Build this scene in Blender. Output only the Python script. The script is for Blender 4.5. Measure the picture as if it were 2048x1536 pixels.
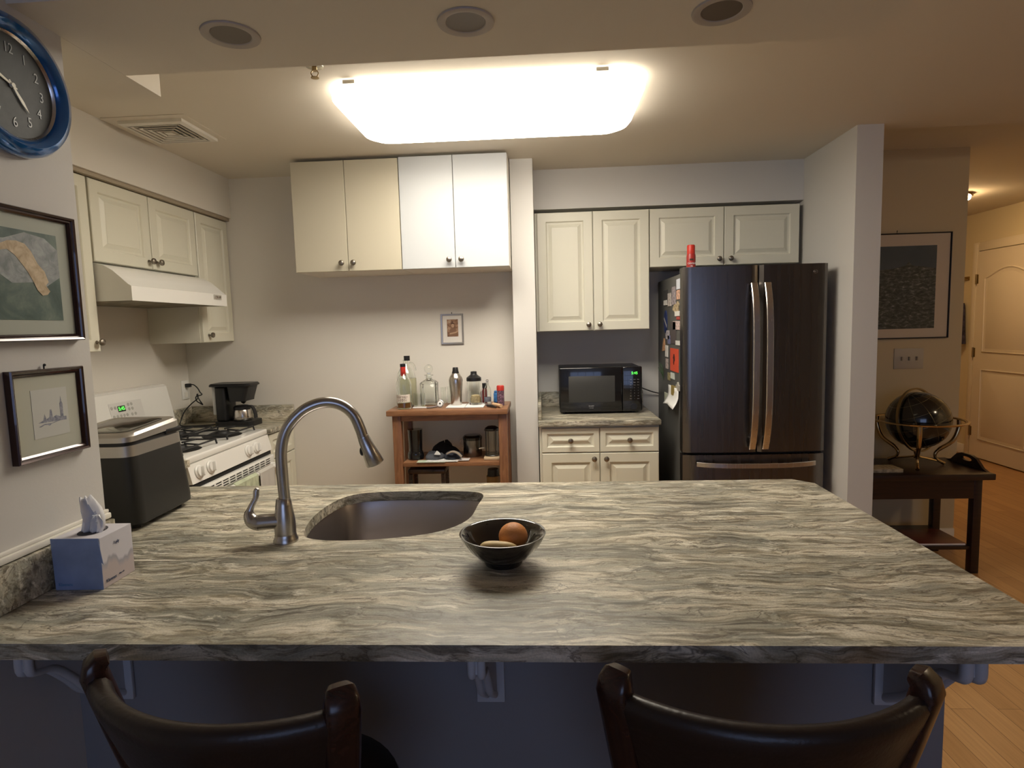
import bpy, bmesh, math, random
from mathutils import Vector, Matrix
random.seed(7)
PI = math.pi
for o in list(bpy.data.objects): bpy.data.objects.remove(o)
SC = bpy.context.scene
COL = SC.collection

# ---------------------------------------------------------------- camera
cam_d = bpy.data.cameras.new('camera'); cam = bpy.data.objects.new('camera', cam_d); COL.objects.link(cam)
yaw, pitch, roll = -.0557, -.0956, -.027
fw = Vector((math.sin(yaw)*math.cos(pitch), math.cos(yaw)*math.cos(pitch), math.sin(pitch)))
rt = Vector((math.cos(yaw), -math.sin(yaw), 0)); up = rt.cross(fw)
r2 = rt*math.cos(roll)+up*math.sin(roll); u2 = -rt*math.sin(roll)+up*math.cos(roll)
cam.matrix_world = Matrix(((r2.x, u2.x, -fw.x, 1.0913), (r2.y, u2.y, -fw.y, -.9566), (r2.z, u2.z, -fw.z, 1.4498), (0, 0, 0, 1)))
cam_d.sensor_fit = 'HORIZONTAL'; cam_d.sensor_width = 36; cam_d.lens = 1188.6/2048*36
cam_d.clip_start = .02; cam_d.clip_end = 60
SC.camera = cam

# ---------------------------------------------------------------- light and exposure
vs = SC.view_settings
vs.view_transform = 'Standard'; vs.look = 'None'; vs.gamma = 1; vs.use_curve_mapping = False
vs.exposure = 0.72
LAMP = 11.4            # kitchen fixture diffuser
LAMP_COL = (1.0, .915, .78)
HALL = 40.0
HALL_COL = (1.0, .66, .33)
DUSK = 1.35            # daylight left outside
w = bpy.data.worlds.new('dusk'); SC.world = w; w.use_nodes = True
w.node_tree.nodes['Background'].inputs[0].default_value = (.46, .60, 1.0, 1)
w.node_tree.nodes['Background'].inputs[1].default_value = DUSK
def portal(name, loc, sx, sy):
    d = bpy.data.lights.new(name, 'AREA'); d.shape = 'RECTANGLE'; d.size = sx; d.size_y = sy; d.cycles.is_portal = True
    o = bpy.data.objects.new(name, d); COL.objects.link(o); o.location = loc
    o.rotation_euler = (PI/2, 0, 0)          # faces +y... towards the room
    o.rotation_euler = (-PI/2, 0, 0) if False else (PI/2, 0, 0)
    return o
po = portal('window_daylight', (1.5, -4.21, 1.5), 2.6, 1.6)
po.rotation_euler = (PI/2, 0, 0); po.rotation_euler.z = PI   # local -z -> +y

# ---------------------------------------------------------------- materials
def nm(name):
    m = bpy.data.materials.new(name); m.use_nodes = True
    return m, m.node_tree, m.node_tree.nodes['Principled BSDF']
def mat(name, col, rough=.5, metal=0., bump=0., scale=40., emit=None, es=0., var=0., trans=0., ior=1.45, coat=0., alpha=1.):
    m, t, b = nm(name)
    b.inputs['Base Color'].default_value = (*col, 1); b.inputs['Roughness'].default_value = rough
    b.inputs['Metallic'].default_value = metal; b.inputs['IOR'].default_value = ior
    b.inputs['Transmission Weight'].default_value = trans; b.inputs['Coat Weight'].default_value = coat
    b.inputs['Alpha'].default_value = alpha
    if emit:
        b.inputs['Emission Color'].default_value = (*emit, 1); b.inputs['Emission Strength'].default_value = es
    if bump or var:
        tc = t.nodes.new('ShaderNodeTexCoord'); n = t.nodes.new('ShaderNodeTexNoise')
        n.inputs['Scale'].default_value = scale; n.inputs['Detail'].default_value = 4
        t.links.new(tc.outputs['Object'], n.inputs['Vector'])
        if bump:
            bp = t.nodes.new('ShaderNodeBump'); bp.inputs['Strength'].default_value = bump; bp.inputs['Distance'].default_value = .002
            t.links.new(n.outputs['Fac'], bp.inputs['Height']); t.links.new(bp.outputs['Normal'], b.inputs['Normal'])
        if var:
            cr = t.nodes.new('ShaderNodeValToRGB')
            cr.color_ramp.elements[0].position = .3; cr.color_ramp.elements[1].position = .7
            cr.color_ramp.elements[0].color = (*[c*(1-var) for c in col], 1); cr.color_ramp.elements[1].color = (*[min(1, c*(1+var)) for c in col], 1)
            t.links.new(n.outputs['Fac'], cr.inputs['Fac']); t.links.new(cr.outputs['Color'], b.inputs['Base Color'])
    return m
def ramp(t, stops):
    r = t.nodes.new('ShaderNodeValToRGB'); e = r.color_ramp.elements
    while len(e) < len(stops): e.new(.5)
    for i, (p, c) in enumerate(stops): e[i].position = p; e[i].color = (*c, 1)
    return r
def noise(t, vec, scale, detail=4, rough=.6, dist=0.):
    n = t.nodes.new('ShaderNodeTexNoise'); n.inputs['Scale'].default_value = scale; n.inputs['Detail'].default_value = detail
    n.inputs['Roughness'].default_value = rough; n.inputs['Distortion'].default_value = dist
    t.links.new(vec, n.inputs['Vector']); return n
def mapping(t, vec, sc, rot=(0, 0, 0), loc=(0, 0, 0)):
    m = t.nodes.new('ShaderNodeMapping'); m.inputs['Scale'].default_value = sc; m.inputs['Rotation'].default_value = rot; m.inputs['Location'].default_value = loc
    t.links.new(vec, m.inputs['Vector']); return m.outputs['Vector']
def mix(t, f, a, b, typ='MIX'):
    m = t.nodes.new('ShaderNodeMix'); m.data_type = 'RGBA'; m.blend_type = typ
    if isinstance(f, float): m.inputs[0].default_value = f
    else: t.links.new(f, m.inputs[0])
    for s, v in ((6, a), (7, b)):
        if isinstance(v, tuple): m.inputs[s].default_value = (*v, 1)
        else: t.links.new(v, m.inputs[s])
    return m.outputs[2]

def granite(name='granite', rot=0.):
    m, t, b = nm(name)
    tc = t.nodes.new('ShaderNodeTexCoord').outputs['Object']
    # slow warp so the bands wander
    wv = noise(t, mapping(t, tc, (1.6, 2.6, 2.6), (0, 0, rot)), 1.5, 3, .55)
    ad = t.nodes.new('ShaderNodeVectorMath'); ad.operation = 'MULTIPLY_ADD'
    t.links.new(wv.outputs['Color'], ad.inputs[0]); ad.inputs[1].default_value = (.18, .17, .2)
    t.links.new(mapping(t, tc, (1, 1, 1), (0, 0, rot)), ad.inputs[2]); v = ad.outputs[0]
    body = noise(t, mapping(t, v, (1.0, 8.5, 8.5)), 2.2, 6, .62, .15)
    c1 = ramp(t, [(.30, (.17, .17, .14)), (.41, (.31, .30, .245)), (.50, (.41, .385, .30)), (.57, (.58, .53, .41)), (.66, (.76, .70, .57))])
    t.links.new(body.outputs['Fac'], c1.inputs['Fac'])
    streak = noise(t, mapping(t, v, (2.0, 30, 30)), 2.4, 7, .68, .22)
    c2 = ramp(t, [(.34, (.13, .11, .09)), (.44, (.50, .45, .38)), (.52, (1, 1, 1)), (.66, (1, 1, 1))])
    t.links.new(streak.outputs['Fac'], c2.inputs['Fac'])
    k = mix(t, .74, c1.outputs['Color'], c2.outputs['Color'], 'MULTIPLY')
    light = noise(t, mapping(t, v, (1.8, 28, 28), (0, 0, 0), (3, 5, 1)), 2.2, 7, .66, .2)
    c3 = ramp(t, [(.54, (0, 0, 0)), (.68, (1, 1, 1))]); t.links.new(light.outputs['Fac'], c3.inputs['Fac'])
    k = mix(t, c3.outputs['Color'], k, (.78, .74, .62))
    vein = noise(t, mapping(t, v, (1.4, 9, 9), (0, 0, .05), (7, 1, 2)), 2.0, 5, .6, .5)
    c4 = ramp(t, [(.485, (0, 0, 0)), (.5, (.8, .8, .8)), (.515, (0, 0, 0))]); t.links.new(vein.outputs['Fac'], c4.inputs['Fac'])
    k = mix(t, c4.outputs['Color'], k, (.11, .09, .07))
    fine = noise(t, tc, 260, 2, .6); c5 = ramp(t, [(.35, (.72, .72, .72)), (.6, (1.05, 1.05, 1.05))]); t.links.new(fine.outputs['Fac'], c5.inputs['Fac'])
    k = mix(t, .6, k, c5.outputs['Color'], 'MULTIPLY')
    t.links.new(k, b.inputs['Base Color'])
    b.inputs['Roughness'].default_value = .33
    bp = t.nodes.new('ShaderNodeBump'); bp.inputs['Strength'].default_value = .25; bp.inputs['Distance'].default_value = .001
    t.links.new(streak.outputs['Fac'], bp.inputs['Height']); t.links.new(bp.outputs['Normal'], b.inputs['Normal'])
    return m
def plank_floor():
    m, t, b = nm('oak_floor')
    tc = t.nodes.new('ShaderNodeTexCoord').outputs['Object']
    v = mapping(t, tc, (1, 1, 1), (0, 0, PI/2))
    br = t.nodes.new('ShaderNodeTexBrick'); t.links.new(v, br.inputs['Vector'])
    br.inputs['Scale'].default_value = 1; br.inputs['Brick Width'].default_value = 1.15; br.inputs['Row Height'].default_value = .083
    br.inputs['Mortar Size'].default_value = .0012; br.inputs['Mortar Smooth'].default_value = .2; br.offset = .37; br.inputs['Bias'].default_value = 0
    br.inputs['Color1'].default_value = (.40, .215, .085, 1); br.inputs['Color2'].default_value = (.50, .285, .12, 1); br.inputs['Mortar'].default_value = (.16, .075, .03, 1)
    g = noise(t, mapping(t, v, (1.5, 40, 40)), 3, 5, .6, .4)
    c = ramp(t, [(.3, (.78, .74, .7)), (.65, (1.05, 1.05, 1.05))]); t.links.new(g.outputs['Fac'], c.inputs['Fac'])
    t.links.new(mix(t, .7, br.outputs['Color'], c.outputs['Color'], 'MULTIPLY'), b.inputs['Base Color'])
    b.inputs['Roughness'].default_value = .34
    return m
def wood(name, c1, c2, sc=(2, 30, 30), rough=.45, s=3.):
    m, t, b = nm(name)
    tc = t.nodes.new('ShaderNodeTexCoord').outputs['Object']
    g = noise(t, mapping(t, tc, sc), s, 5, .6, .8)
    c = ramp(t, [(.3, c1), (.7, c2)]); t.links.new(g.outputs['Fac'], c.inputs['Fac']); t.links.new(c.outputs['Color'], b.inputs['Base Color'])
    b.inputs['Roughness'].default_value = rough
    return m
def brushed(name, col, rough=.3, sc=(300, 300, 3), metal=1.):
    m, t, b = nm(name)
    b.inputs['Base Color'].default_value = (*col, 1); b.inputs['Metallic'].default_value = metal
    tc = t.nodes.new('ShaderNodeTexCoord').outputs['Object']
    g = noise(t, mapping(t, tc, sc), 1, 3, .6)
    c = ramp(t, [(.3, (rough-.02,)*3), (.7, (rough+.03,)*3)]); t.links.new(g.outputs['Fac'], c.inputs['Fac']); t.links.new(c.outputs['Color'], b.inputs['Roughness'])
    return m

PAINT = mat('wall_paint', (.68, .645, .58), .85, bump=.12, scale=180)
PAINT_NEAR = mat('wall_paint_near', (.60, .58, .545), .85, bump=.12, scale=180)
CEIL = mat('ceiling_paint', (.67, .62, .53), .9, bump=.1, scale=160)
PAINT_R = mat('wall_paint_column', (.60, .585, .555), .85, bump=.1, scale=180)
HALLP = mat('hall_paint', (.66, .57, .38), .85, bump=.1, scale=150)
TAUPE = mat('hall_wall_paint', (.56, .46, .28), .85, bump=.1, scale=150)
GR = granite(); FLOOR = plank_floor()
CREAM = mat('cream_thermofoil', (.66, .64, .53), .38, bump=.02, scale=60)
CREAM_B = mat('cream_carcass', (.66, .63, .53), .5, bump=.02)
CREAM2 = mat('cream_flat_door', (.47, .43, .33), .42)
WHITE2 = mat('white_flat_door', (.45, .465, .475), .4)
WHITE = mat('white_enamel', (.78, .77, .73), .25, coat=.3)
WHITE_T = mat('white_trim', (.74, .71, .64), .5)
BLACK = mat('black_plastic', (.012, .012, .013), .38)
BLACKG = mat('black_gloss', (.008, .008, .009), .12, coat=.5)
IRON = mat('cast_iron', (.015, .015, .016), .55, bump=.3, scale=200)
STEEL = brushed('brushed_steel', (.50, .48, .46), .32)
STEEL_F = brushed('fridge_steel', (.17, .155, .145), .27, (25, 25, .4))
STEEL_H = brushed('handle_steel', (.62, .58, .54), .25, (200, 200, 4))
NICKEL = mat('faucet_nickel', (.44, .42, .40), .27, metal=1.)
SINKM = brushed('sink_steel', (.40, .37, .36), .38, (5, 300, 5))
KNOB = mat('pewter_knob', (.27, .24, .20), .34, metal=1.)
GREYS = mat('fridge_side', (.085, .085, .08), .5, bump=.15, scale=400)
DARKG = mat('dark_gap', (.01, .01, .01), .7)
LAMPM = mat('lamp_diffuser', (.9, .9, .88), .5, emit=LAMP_COL, es=LAMP)
_t = LAMPM.node_tree; _g = _t.nodes.new('ShaderNodeNewGeometry'); _s = _t.nodes.new('ShaderNodeSeparateXYZ'); _t.links.new(_g.outputs['Normal'], _s.inputs[0])
_m = _t.nodes.new('ShaderNodeMapRange'); _m.inputs['From Min'].default_value = -1.; _m.inputs['From Max'].default_value = 0.; _m.inputs['To Min'].default_value = LAMP; _m.inputs['To Max'].default_value = LAMP*.28
_t.links.new(_s.outputs['Z'], _m.inputs['Value']); _t.links.new(_m.outputs[0], _t.nodes['Principled BSDF'].inputs['Emission Strength'])   # the lens is dimmer at its ends, away from the tubes
GLASS = mat('clear_glass', (.96, .98, .96), .02, trans=1., ior=1.42)
GLASSD = mat('picture_glass', (.9, .9, .9), .03, trans=1., ior=1.12)
LEATHER = mat('espresso_leather', (.022, .014, .011), .33, bump=.25, scale=120)
DWOOD = wood('espresso_wood', (.018, .008, .006), (.045, .018, .012), rough=.22)
CARTW = wood('cart_wood', (.17, .072, .032), (.31, .15, .070), (3, 26, 26), .4)
CARTV = wood('cart_leg_wood', (.15, .06, .027), (.26, .12, .056), (26, 26, 3), .4)
TABLEW = wood('dark_table_wood', (.012, .006, .005), (.035, .014, .01), rough=.3)
GREEN_L = mat('green_display', (0, .02, 0), .5, emit=(.1, 1., .08), es=1.6)
HLAMPM = mat('hall_lamp_glass', (.9, .85, .7), .5, emit=HALL_COL, es=HALL)
PAPERW = mat('white_paper', (.75, .75, .74), .8)
RED = mat('red_cap', (.45, .03, .02), .4)
BLUEF = mat('blue_clock_rim', (.01, .12, .38), .16, coat=1., metal=.45)
CORBELM = mat('white_corbel', (.46, .48, .51), .6)
BASEW = mat('peninsula_shaded_paint', (.24, .235, .245), .85)  # wall paint darkened: the shade on the half wall is put into its colour

# ---------------------------------------------------------------- mesh builder
ORG = {}
def frame(o, ux, uy, uz):
    m = Matrix.Identity(4)
    for i, v in enumerate((ux, uy, uz)):
        for j in range(3): m[j][i] = v[j]
    for j in range(3): m[j][3] = o[j]
    return m
def F_front(x, y, z): return frame((x, y, z), (1, 0, 0), (0, 0, 1), (0, -1, 0))    # faces the camera
def F_right(x, y, z): return frame((x, y, z), (0, 1, 0), (0, 0, 1), (1, 0, 0))     # faces +x
def F_left(x, y, z): return frame((x, y, z), (0, -1, 0), (0, 0, 1), (-1, 0, 0))    # faces -x
def rotz(a, o=(0, 0, 0)): return Matrix.Translation(o) @ Matrix.Rotation(a, 4, 'Z')

class MB:
    def __init__(s, M=None): s.bm = bmesh.new(); s.M = M or Matrix.Identity(4); s.mi = 0
    def _add(s, pts, faces, M=None):
        T = s.M @ M if M is not None else s.M
        vs_ = [s.bm.verts.new(T @ Vector(p)) for p in pts]; out = []
        for f in faces:
            try:
                fc = s.bm.faces.new([vs_[i] for i in f]); fc.material_index = s.mi; out.append(fc)
            except ValueError: pass
        return vs_, out
    def box(s, x0, x1, y0, y1, z0, z1, bev=0., seg=2):
        x0, x1 = sorted((x0, x1)); y0, y1 = sorted((y0, y1)); z0, z1 = sorted((z0, z1))
        p = [(x, y, z) for x in (x0, x1) for y in (y0, y1) for z in (z0, z1)]
        f = [(0, 1, 3, 2), (4, 6, 7, 5), (0, 4, 5, 1), (2, 3, 7, 6), (0, 2, 6, 4), (1, 5, 7, 3)]
        v, fc = s._add(p, f)
        if bev > 0:
            ed = list({e for q in fc for e in q.edges})
            bmesh.ops.bevel(s.bm, geom=ed, offset=min(bev, .49*min(x1-x0, y1-y0, z1-z0)), segments=seg, profile=.5, affect='EDGES')
        return s
    def hexa(s, bot, top):
        s._add(list(bot)+list(top), [(3, 2, 1, 0), (4, 5, 6, 7)]+[(i, (i+1) % 4, 4+(i+1) % 4, 4+i) for i in range(4)]); return s
    def loft(s, rings, cap=True, closed=True):
        n = len(rings[0]); pts = [p for r in rings for p in r]; f = []
        for k in range(len(rings)-1):
            for i in range(n if closed else n-1):
                j = (i+1) % n; f.append((k*n+i, k*n+j, (k+1)*n+j, (k+1)*n+i))
        if cap and closed: f += [tuple(range(n))[::-1], tuple((len(rings)-1)*n+i for i in range(n))]
        s._add(pts, f); return s
    def lathe(s, prof, c=(0, 0, 0), seg=24, M=None, a0=0., cap=True):
        rings = []
        for r, z in prof: rings.append([(c[0]+max(r, 1e-5)*math.cos(a0+2*PI*i/seg), c[1]+max(r, 1e-5)*math.sin(a0+2*PI*i/seg), c[2]+z) for i in range(seg)])
        old = s.M
        if M is not None: s.M = s.M @ M
        s.loft(rings, cap); s.M = old; return s
    def cyl(s, p0, p1, r0, r1=None, seg=16):
        return s.tube([p0, p1], [r0, r0 if r1 is None else r1], seg)
    def tube(s, pts, r, seg=12, closed=False, flat=None):
        pts = [Vector(p) for p in pts]; n = len(pts); rr = r if isinstance(r, (list, tuple)) else [r]*n
        rings = []; nrm = None
        for i, p in enumerate(pts):
            if closed: t = (pts[(i+1) % n]-pts[i-1])
            else: t = (pts[min(i+1, n-1)]-pts[max(i-1, 0)])
            t = t.normalized()
            if nrm is None:
                nrm = t.orthogonal().normalized() if flat is None else (Vector(flat)-t*t.dot(Vector(flat))).normalized()
            else: nrm = (nrm-t*t.dot(nrm)).normalized()
            b = t.cross(nrm)
            k = 1.
            rings.append([tuple(p+nrm*rr[i]*math.cos(2*PI*j/seg)+b*rr[i]*k*math.sin(2*PI*j/seg)) for j in range(seg)])
        if closed: rings.append(rings[0])
        return s.loft(rings, cap=not closed)
    def bar(s, pts, wid, thk, side, soft=False):
        """rectangular section swept along pts; side = direction of the width"""
        pts = [Vector(p) for p in pts]; n = len(pts); rings = []; sd = Vector(side).normalized()
        ww = wid if isinstance(wid, (list, tuple)) else [wid]*n; tt = thk if isinstance(thk, (list, tuple)) else [thk]*n
        for i, p in enumerate(pts):
            t = (pts[min(i+1, n-1)]-pts[max(i-1, 0)]).normalized(); nn = t.cross(sd).normalized()
            a, b = ww[i]/2, tt[i]/2; c = .35*min(a, b)
            if soft:
                rings.append([tuple(p+sd*a*math.copysign(abs(math.cos(q))**.55, math.cos(q))+nn*b*math.copysign(abs(math.sin(q))**.55, math.sin(q))) for q in [2*PI*k/20 for k in range(20)]]); continue
            rings.append([tuple(p+sd*x+nn*y) for x, y in ((-a+c, -b), (a-c, -b), (a, -b+c), (a, b-c), (a-c, b), (-a+c, b), (-a, b-c), (-a, -b+c))])
        return s.loft(rings)
    def sphere(s, c, r, seg=20, rings=12, sc=(1, 1, 1)):
        return s.lathe([(r*math.sin(PI*i/rings), -r*math.cos(PI*i/rings)) for i in range(rings+1)], (0, 0, 0), seg, Matrix.Translation(c) @ Matrix.Diagonal((*sc, 1)))
    def prism(s, poly, a, b, axis='z'):
        """polygon in the two other axes extruded along axis from a to b"""
        def P(u, v, w_): return {'z': (u, v, w_), 'y': (u, w_, v), 'x': (w_, u, v)}[axis]
        n = len(poly); pts = [P(u, v, a) for u, v in poly]+[P(u, v, b) for u, v in poly]
        s._add(pts, [tuple(range(n)), tuple(range(n, 2*n))[::-1]]+[(i, (i+1) % n, n+(i+1) % n, n+i) for i in range(n)]); return s
    def panel(s, w_, h_, prof):
        """nested rectangles (inset, height) in local x,y with normal z"""
        pts = []
        for ins, z in prof: pts += [(ins, ins, z), (w_-ins, ins, z), (w_-ins, h_-ins, z), (ins, h_-ins, z)]
        n = len(prof); f = [(3, 2, 1, 0)]
        for k in range(n-1):
            for i in range(4): j = (i+1) % 4; f.append((k*4+i, k*4+j, (k+1)*4+j, (k+1)*4+i))
        f.append(tuple(4*(n-1)+i for i in range(4))); s._add(pts, f); return s
    def poly_hole(s, outer, holes, z0, z1):
        """slab with holes"""
        for z, flip in ((z0, True), (z1, False)):
            es = []; allv = []
            for lp in [outer]+holes:
                vs_ = [s.bm.verts.new(s.M @ Vector((x, y, z))) for x, y in lp]; allv.append(vs_)
                es += [s.bm.edges.new((vs_[i], vs_[(i+1) % len(vs_)])) for i in range(len(vs_))]
            r = bmesh.ops.triangle_fill(s.bm, use_beauty=True, use_dissolve=False, edges=es, normal=(s.M.to_3x3() @ Vector((0, 0, -1 if flip else 1))))
            if z == z0: low = allv
        for a, b in zip(low, allv):
            n = len(a)
            for i in range(n):
                try: s.bm.faces.new((a[i], a[(i+1) % n], b[(i+1) % n], b[i]))
                except ValueError: pass
        return s
    def build(s, name, m, parent=None, smooth=38, label=None):
        bmesh.ops.recalc_face_normals(s.bm, faces=s.bm.faces[:])
        me = bpy.data.meshes.new(name)
        co = [v.co for v in s.bm.verts]
        c = Vector([(min(v[i] for v in co)+max(v[i] for v in co))/2 for i in range(3)])
        if parent is None: c.z = min(v.z for v in co)
        for v in s.bm.verts: v.co -= c
        s.bm.to_mesh(me); s.bm.free()
        for x in (m if isinstance(m, (list, tuple)) else [m]): me.materials.append(x)
        if smooth:
            me.polygons.foreach_set('use_smooth', [True]*len(me.polygons)); me.set_sharp_from_angle(angle=math.radians(smooth))
        o = bpy.data.objects.new(name, me); COL.objects.link(o)
        if parent is not None:
            o.parent = parent; o.location = c-ORG.get(parent, Vector()); ORG[o] = c
        else:
            o.location = c; ORG[o] = c
        if label: o['label'] = label
        return o
def tag(o, label, cat, group=None):
    o['label'] = label; o['category'] = cat
    if group: o['group'] = group
    return o
def thing(name, label, cat, loc, rz=None, group=None):
    """an Empty at the base; parts in world coordinates, or in its own frame when rz is given"""
    o = bpy.data.objects.new(name, None); COL.objects.link(o); o.location = loc; o.empty_display_size = .05
    tag(o, label, cat, group)
    if rz is None: ORG[o] = Vector(loc)
    else: o.rotation_euler.z = rz; ORG[o] = Vector()
    return o
def struct(o): o['kind'] = 'structure'; return o
def copy_tree(o, parent=None):
    c = o.copy(); COL.objects.link(c); c.parent = parent
    for ch in [x for x in bpy.data.objects if x.parent == o]: copy_tree(ch, c)
    return c
def text(s, size, M, m, parent, name='lettering', depth=.0004, align='CENTER', font_scale=(1, 1), label=None):
    cu = bpy.data.curves.new(name, 'FONT'); cu.body = s; cu.size = size; cu.align_x = align; cu.align_y = 'CENTER'; cu.extrude = depth
    ob = bpy.data.objects.new(name+'_tmp', cu)
    COL.objects.link(ob); me0 = bpy.data.meshes.new_from_object(ob); COL.objects.unlink(ob); bpy.data.objects.remove(ob); bpy.data.curves.remove(cu)
    b = MB(M @ Matrix.Diagonal((font_scale[0], font_scale[1], 1, 1)))
    b._add([tuple(v.co) for v in me0.vertices], [tuple(p.vertices) for p in me0.polygons])
    bpy.data.meshes.remove(me0)
    return b.build(name, m, parent, smooth=0, label=label)
def arc(c, r, a0, a1, n, plane='xz'):
    out = []
    for i in range(n+1):
        a = a0+(a1-a0)*i/n; u, v = r*math.cos(a), r*math.sin(a)
        out.append({'xz': (c[0]+u, c[1], c[2]+v), 'xy': (c[0]+u, c[1]+v, c[2]), 'yz': (c[0], c[1]+u, c[2]+v)}[plane])
    return out
def spline(pts, n=6, closed=False):
    P = [Vector(p) for p in pts]; out = []; N = len(P); rng = range(N if closed else N-1)
    for i in rng:
        g = (lambda k: P[k % N]) if closed else (lambda k: P[max(0, min(N-1, k))])
        a, b, c, d = g(i-1), g(i), g(i+1), g(i+2)
        for j in range(n):
            t = j/n; out.append(.5*((2*b)+(c-a)*t+(2*a-5*b+4*c-d)*t*t+(3*b-a-3*c+d)*t**3))
    if not closed: out.append(P[-1])
    return out

# ================================================================ the setting
ZK, ZB = 2.378, 2.14
def sbox(name, m, *boxes):
    b = MB()
    for bx in boxes: b.box(*bx)
    return struct(b.build(name, m, smooth=0))
sbox('floor', FLOOR, (-1.5, 5.8, -4.6, 7.0, -.08, 0))
sbox('ceiling', CEIL, (-1.5, 5.8, -4.6, 2.2, ZK, ZK+.2), (-1.5, 2.753, 2.2, 3.3, ZK, ZK+.2), (2.753, 5.8, 2.2, 7.0, 2.46, 2.58))
sbox('ceiling_beam', CEIL, (0, 1.917, .28, .634, ZB, ZK), (-1.13, -.0005, .421, .78, ZB, ZK))
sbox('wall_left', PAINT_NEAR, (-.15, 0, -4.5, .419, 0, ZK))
sbox('wall_kitchen_left', PAINT, (-1.3, -1.12, .27, 2.8, 0, ZK), (-1.3, -.15, .15, .419, 0, ZK))
sbox('wall_back', PAINT, (-1.3, .92, 2.612, 2.8, 0, ZK))
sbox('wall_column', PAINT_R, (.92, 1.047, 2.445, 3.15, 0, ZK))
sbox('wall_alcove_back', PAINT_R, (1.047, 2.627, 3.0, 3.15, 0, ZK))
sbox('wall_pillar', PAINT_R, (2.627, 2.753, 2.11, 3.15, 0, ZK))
sbox('wall_hall_front', TAUPE, (2.753, 3.69, 2.9, 3.1, 0, 2.46))
sbox('wall_hall_left', HALLP, (3.55, 3.69, 3.1, 6.6, 0, 2.46))
sbox('wall_hall_right', HALLP, (5.47, 5.6, -4.5, 6.6, 0, 2.46))
sbox('wall_hall_back', HALLP, (3.55, 5.6, 6.6, 6.7, 0, 2.46))
# window wall of the living room behind the camera
sbox('wall_front', PAINT_NEAR, (-.15, .2, -4.4, -4.22, 0, ZK), (2.8, 5.5, -4.4, -4.22, 0, ZK), (.2, 2.8, -4.4, -4.22, 0, .7), (.2, 2.8, -4.4, -4.22, 2.3, ZK))
b = MB()
for x in (.2, .84, 1.48, 2.12, 2.76): b.box(x, x+.04, -4.34, -4.30, .7, 2.3)
for z in (.7, 1.22, 1.75, 2.26): b.box(.2, 2.8, -4.34, -4.30, z, z+.04)
struct(b.build('window_1', WHITE_T))
# soffits over the cabinets
sbox('soffit_left', PAINT, (-1.12, -.7765, .78, 2.612, 2.1457, ZK))
sbox('soffit_right', PAINT_R, (1.047, 2.627, 2.6994, 3.0, 2.1457, ZK))
# peninsula half wall
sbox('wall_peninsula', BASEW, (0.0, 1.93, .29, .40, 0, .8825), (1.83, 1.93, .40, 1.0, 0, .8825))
struct(MB().box(1.93, 1.944, .275, 1.0, 0, .09, .004).box(0, 1.93, .275, .29, 0, .09, .004).build('baseboard_peninsula', WHITE_T))
struct(MB().box(5.455, 5.47, 5.42, 6.6, 0, .10, .004).box(5.455, 5.47, -4.2, 4.39, 0, .10, .004).build('baseboard_hall', WHITE_T))
struct(MB().box(2.753, 3.69, 2.887, 2.9, 0, .09, .004).build('baseboard_front', WHITE_T))

# hall door
dr = struct(MB().box(5.432, 5.47, 4.49, 5.305, .012, 2.07).build('door_1', mat('door_paint', (.68, .60, .47), .45), smooth=0))
def arch_panel(M, w_, h0, h1, top_arc):
    # recessed outline moulding with an arched top
    pts = [(0, h0, .0), (w_, h0, .0), (w_, h1, 0)]
    n = 10
    for i in range(1, n): 
        t = i/n; pts.append((w_*(1-t), h1+top_arc*math.sin(PI*t)**1.3, 0))
    pts.append((0, h1, 0))
    return pts
for nme, (h0, h1, ta) in {'upper_panel': (1.08, 1.80, .09), 'lower_panel': (.20, .90, 0.)}.items():
    for y0 in (5.19,):
        M = F_left(5.432, y0, 0)
        pts = arch_panel(M, .58, h0, h1, ta)
        b = MB(M); b.tube([(p[0], p[1], .001) for p in pts], .009, 6, closed=True)
        ins = [(.03+(p[0])*(.52/.58), h0+.03+(p[1]-h0)*((h1-h0-.06)/(h1-h0)), 0) for p in pts]
        b.loft([[(p[0], p[1], -.001) for p in ins], [(p[0]+(0.02 if p[0] < .29 else -.02), p[1]+(.02 if p[1] < (h0+h1)/2 else -.02), .006) for p in ins]])
        b.build(nme, dr.data.materials[0], dr)
for z in (1.80, 1.07, .27):
    MB().cyl((5.428, 5.312, z-.05), (5.428, 5.312, z+.05), .009).box(5.429, 5.434, 5.285, 5.305, z-.045, z+.045).build('hinge', mat('brass_hinge%.0f' % z, (.30, .22, .10), .35, metal=1.), dr)
b = MB(); 
for (y0, y1, z0, z1) in ((5.31, 5.40, 0, 2.165), (4.395, 4.485, 0, 2.165), (4.486, 5.309, 2.078, 2.165)):
    b.box(5.445, 5.47, y0, y1, z0, z1, .006)
    b.box(5.438, 5.446, y0+.02 if y1-y0 < .2 else y0, y1-.015 if y1-y0 < .2 else y1, z0, z1-.02, .003)
struct(b.build('trim_1', mat('hall_trim', (.70, .62, .48), .5)))

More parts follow.
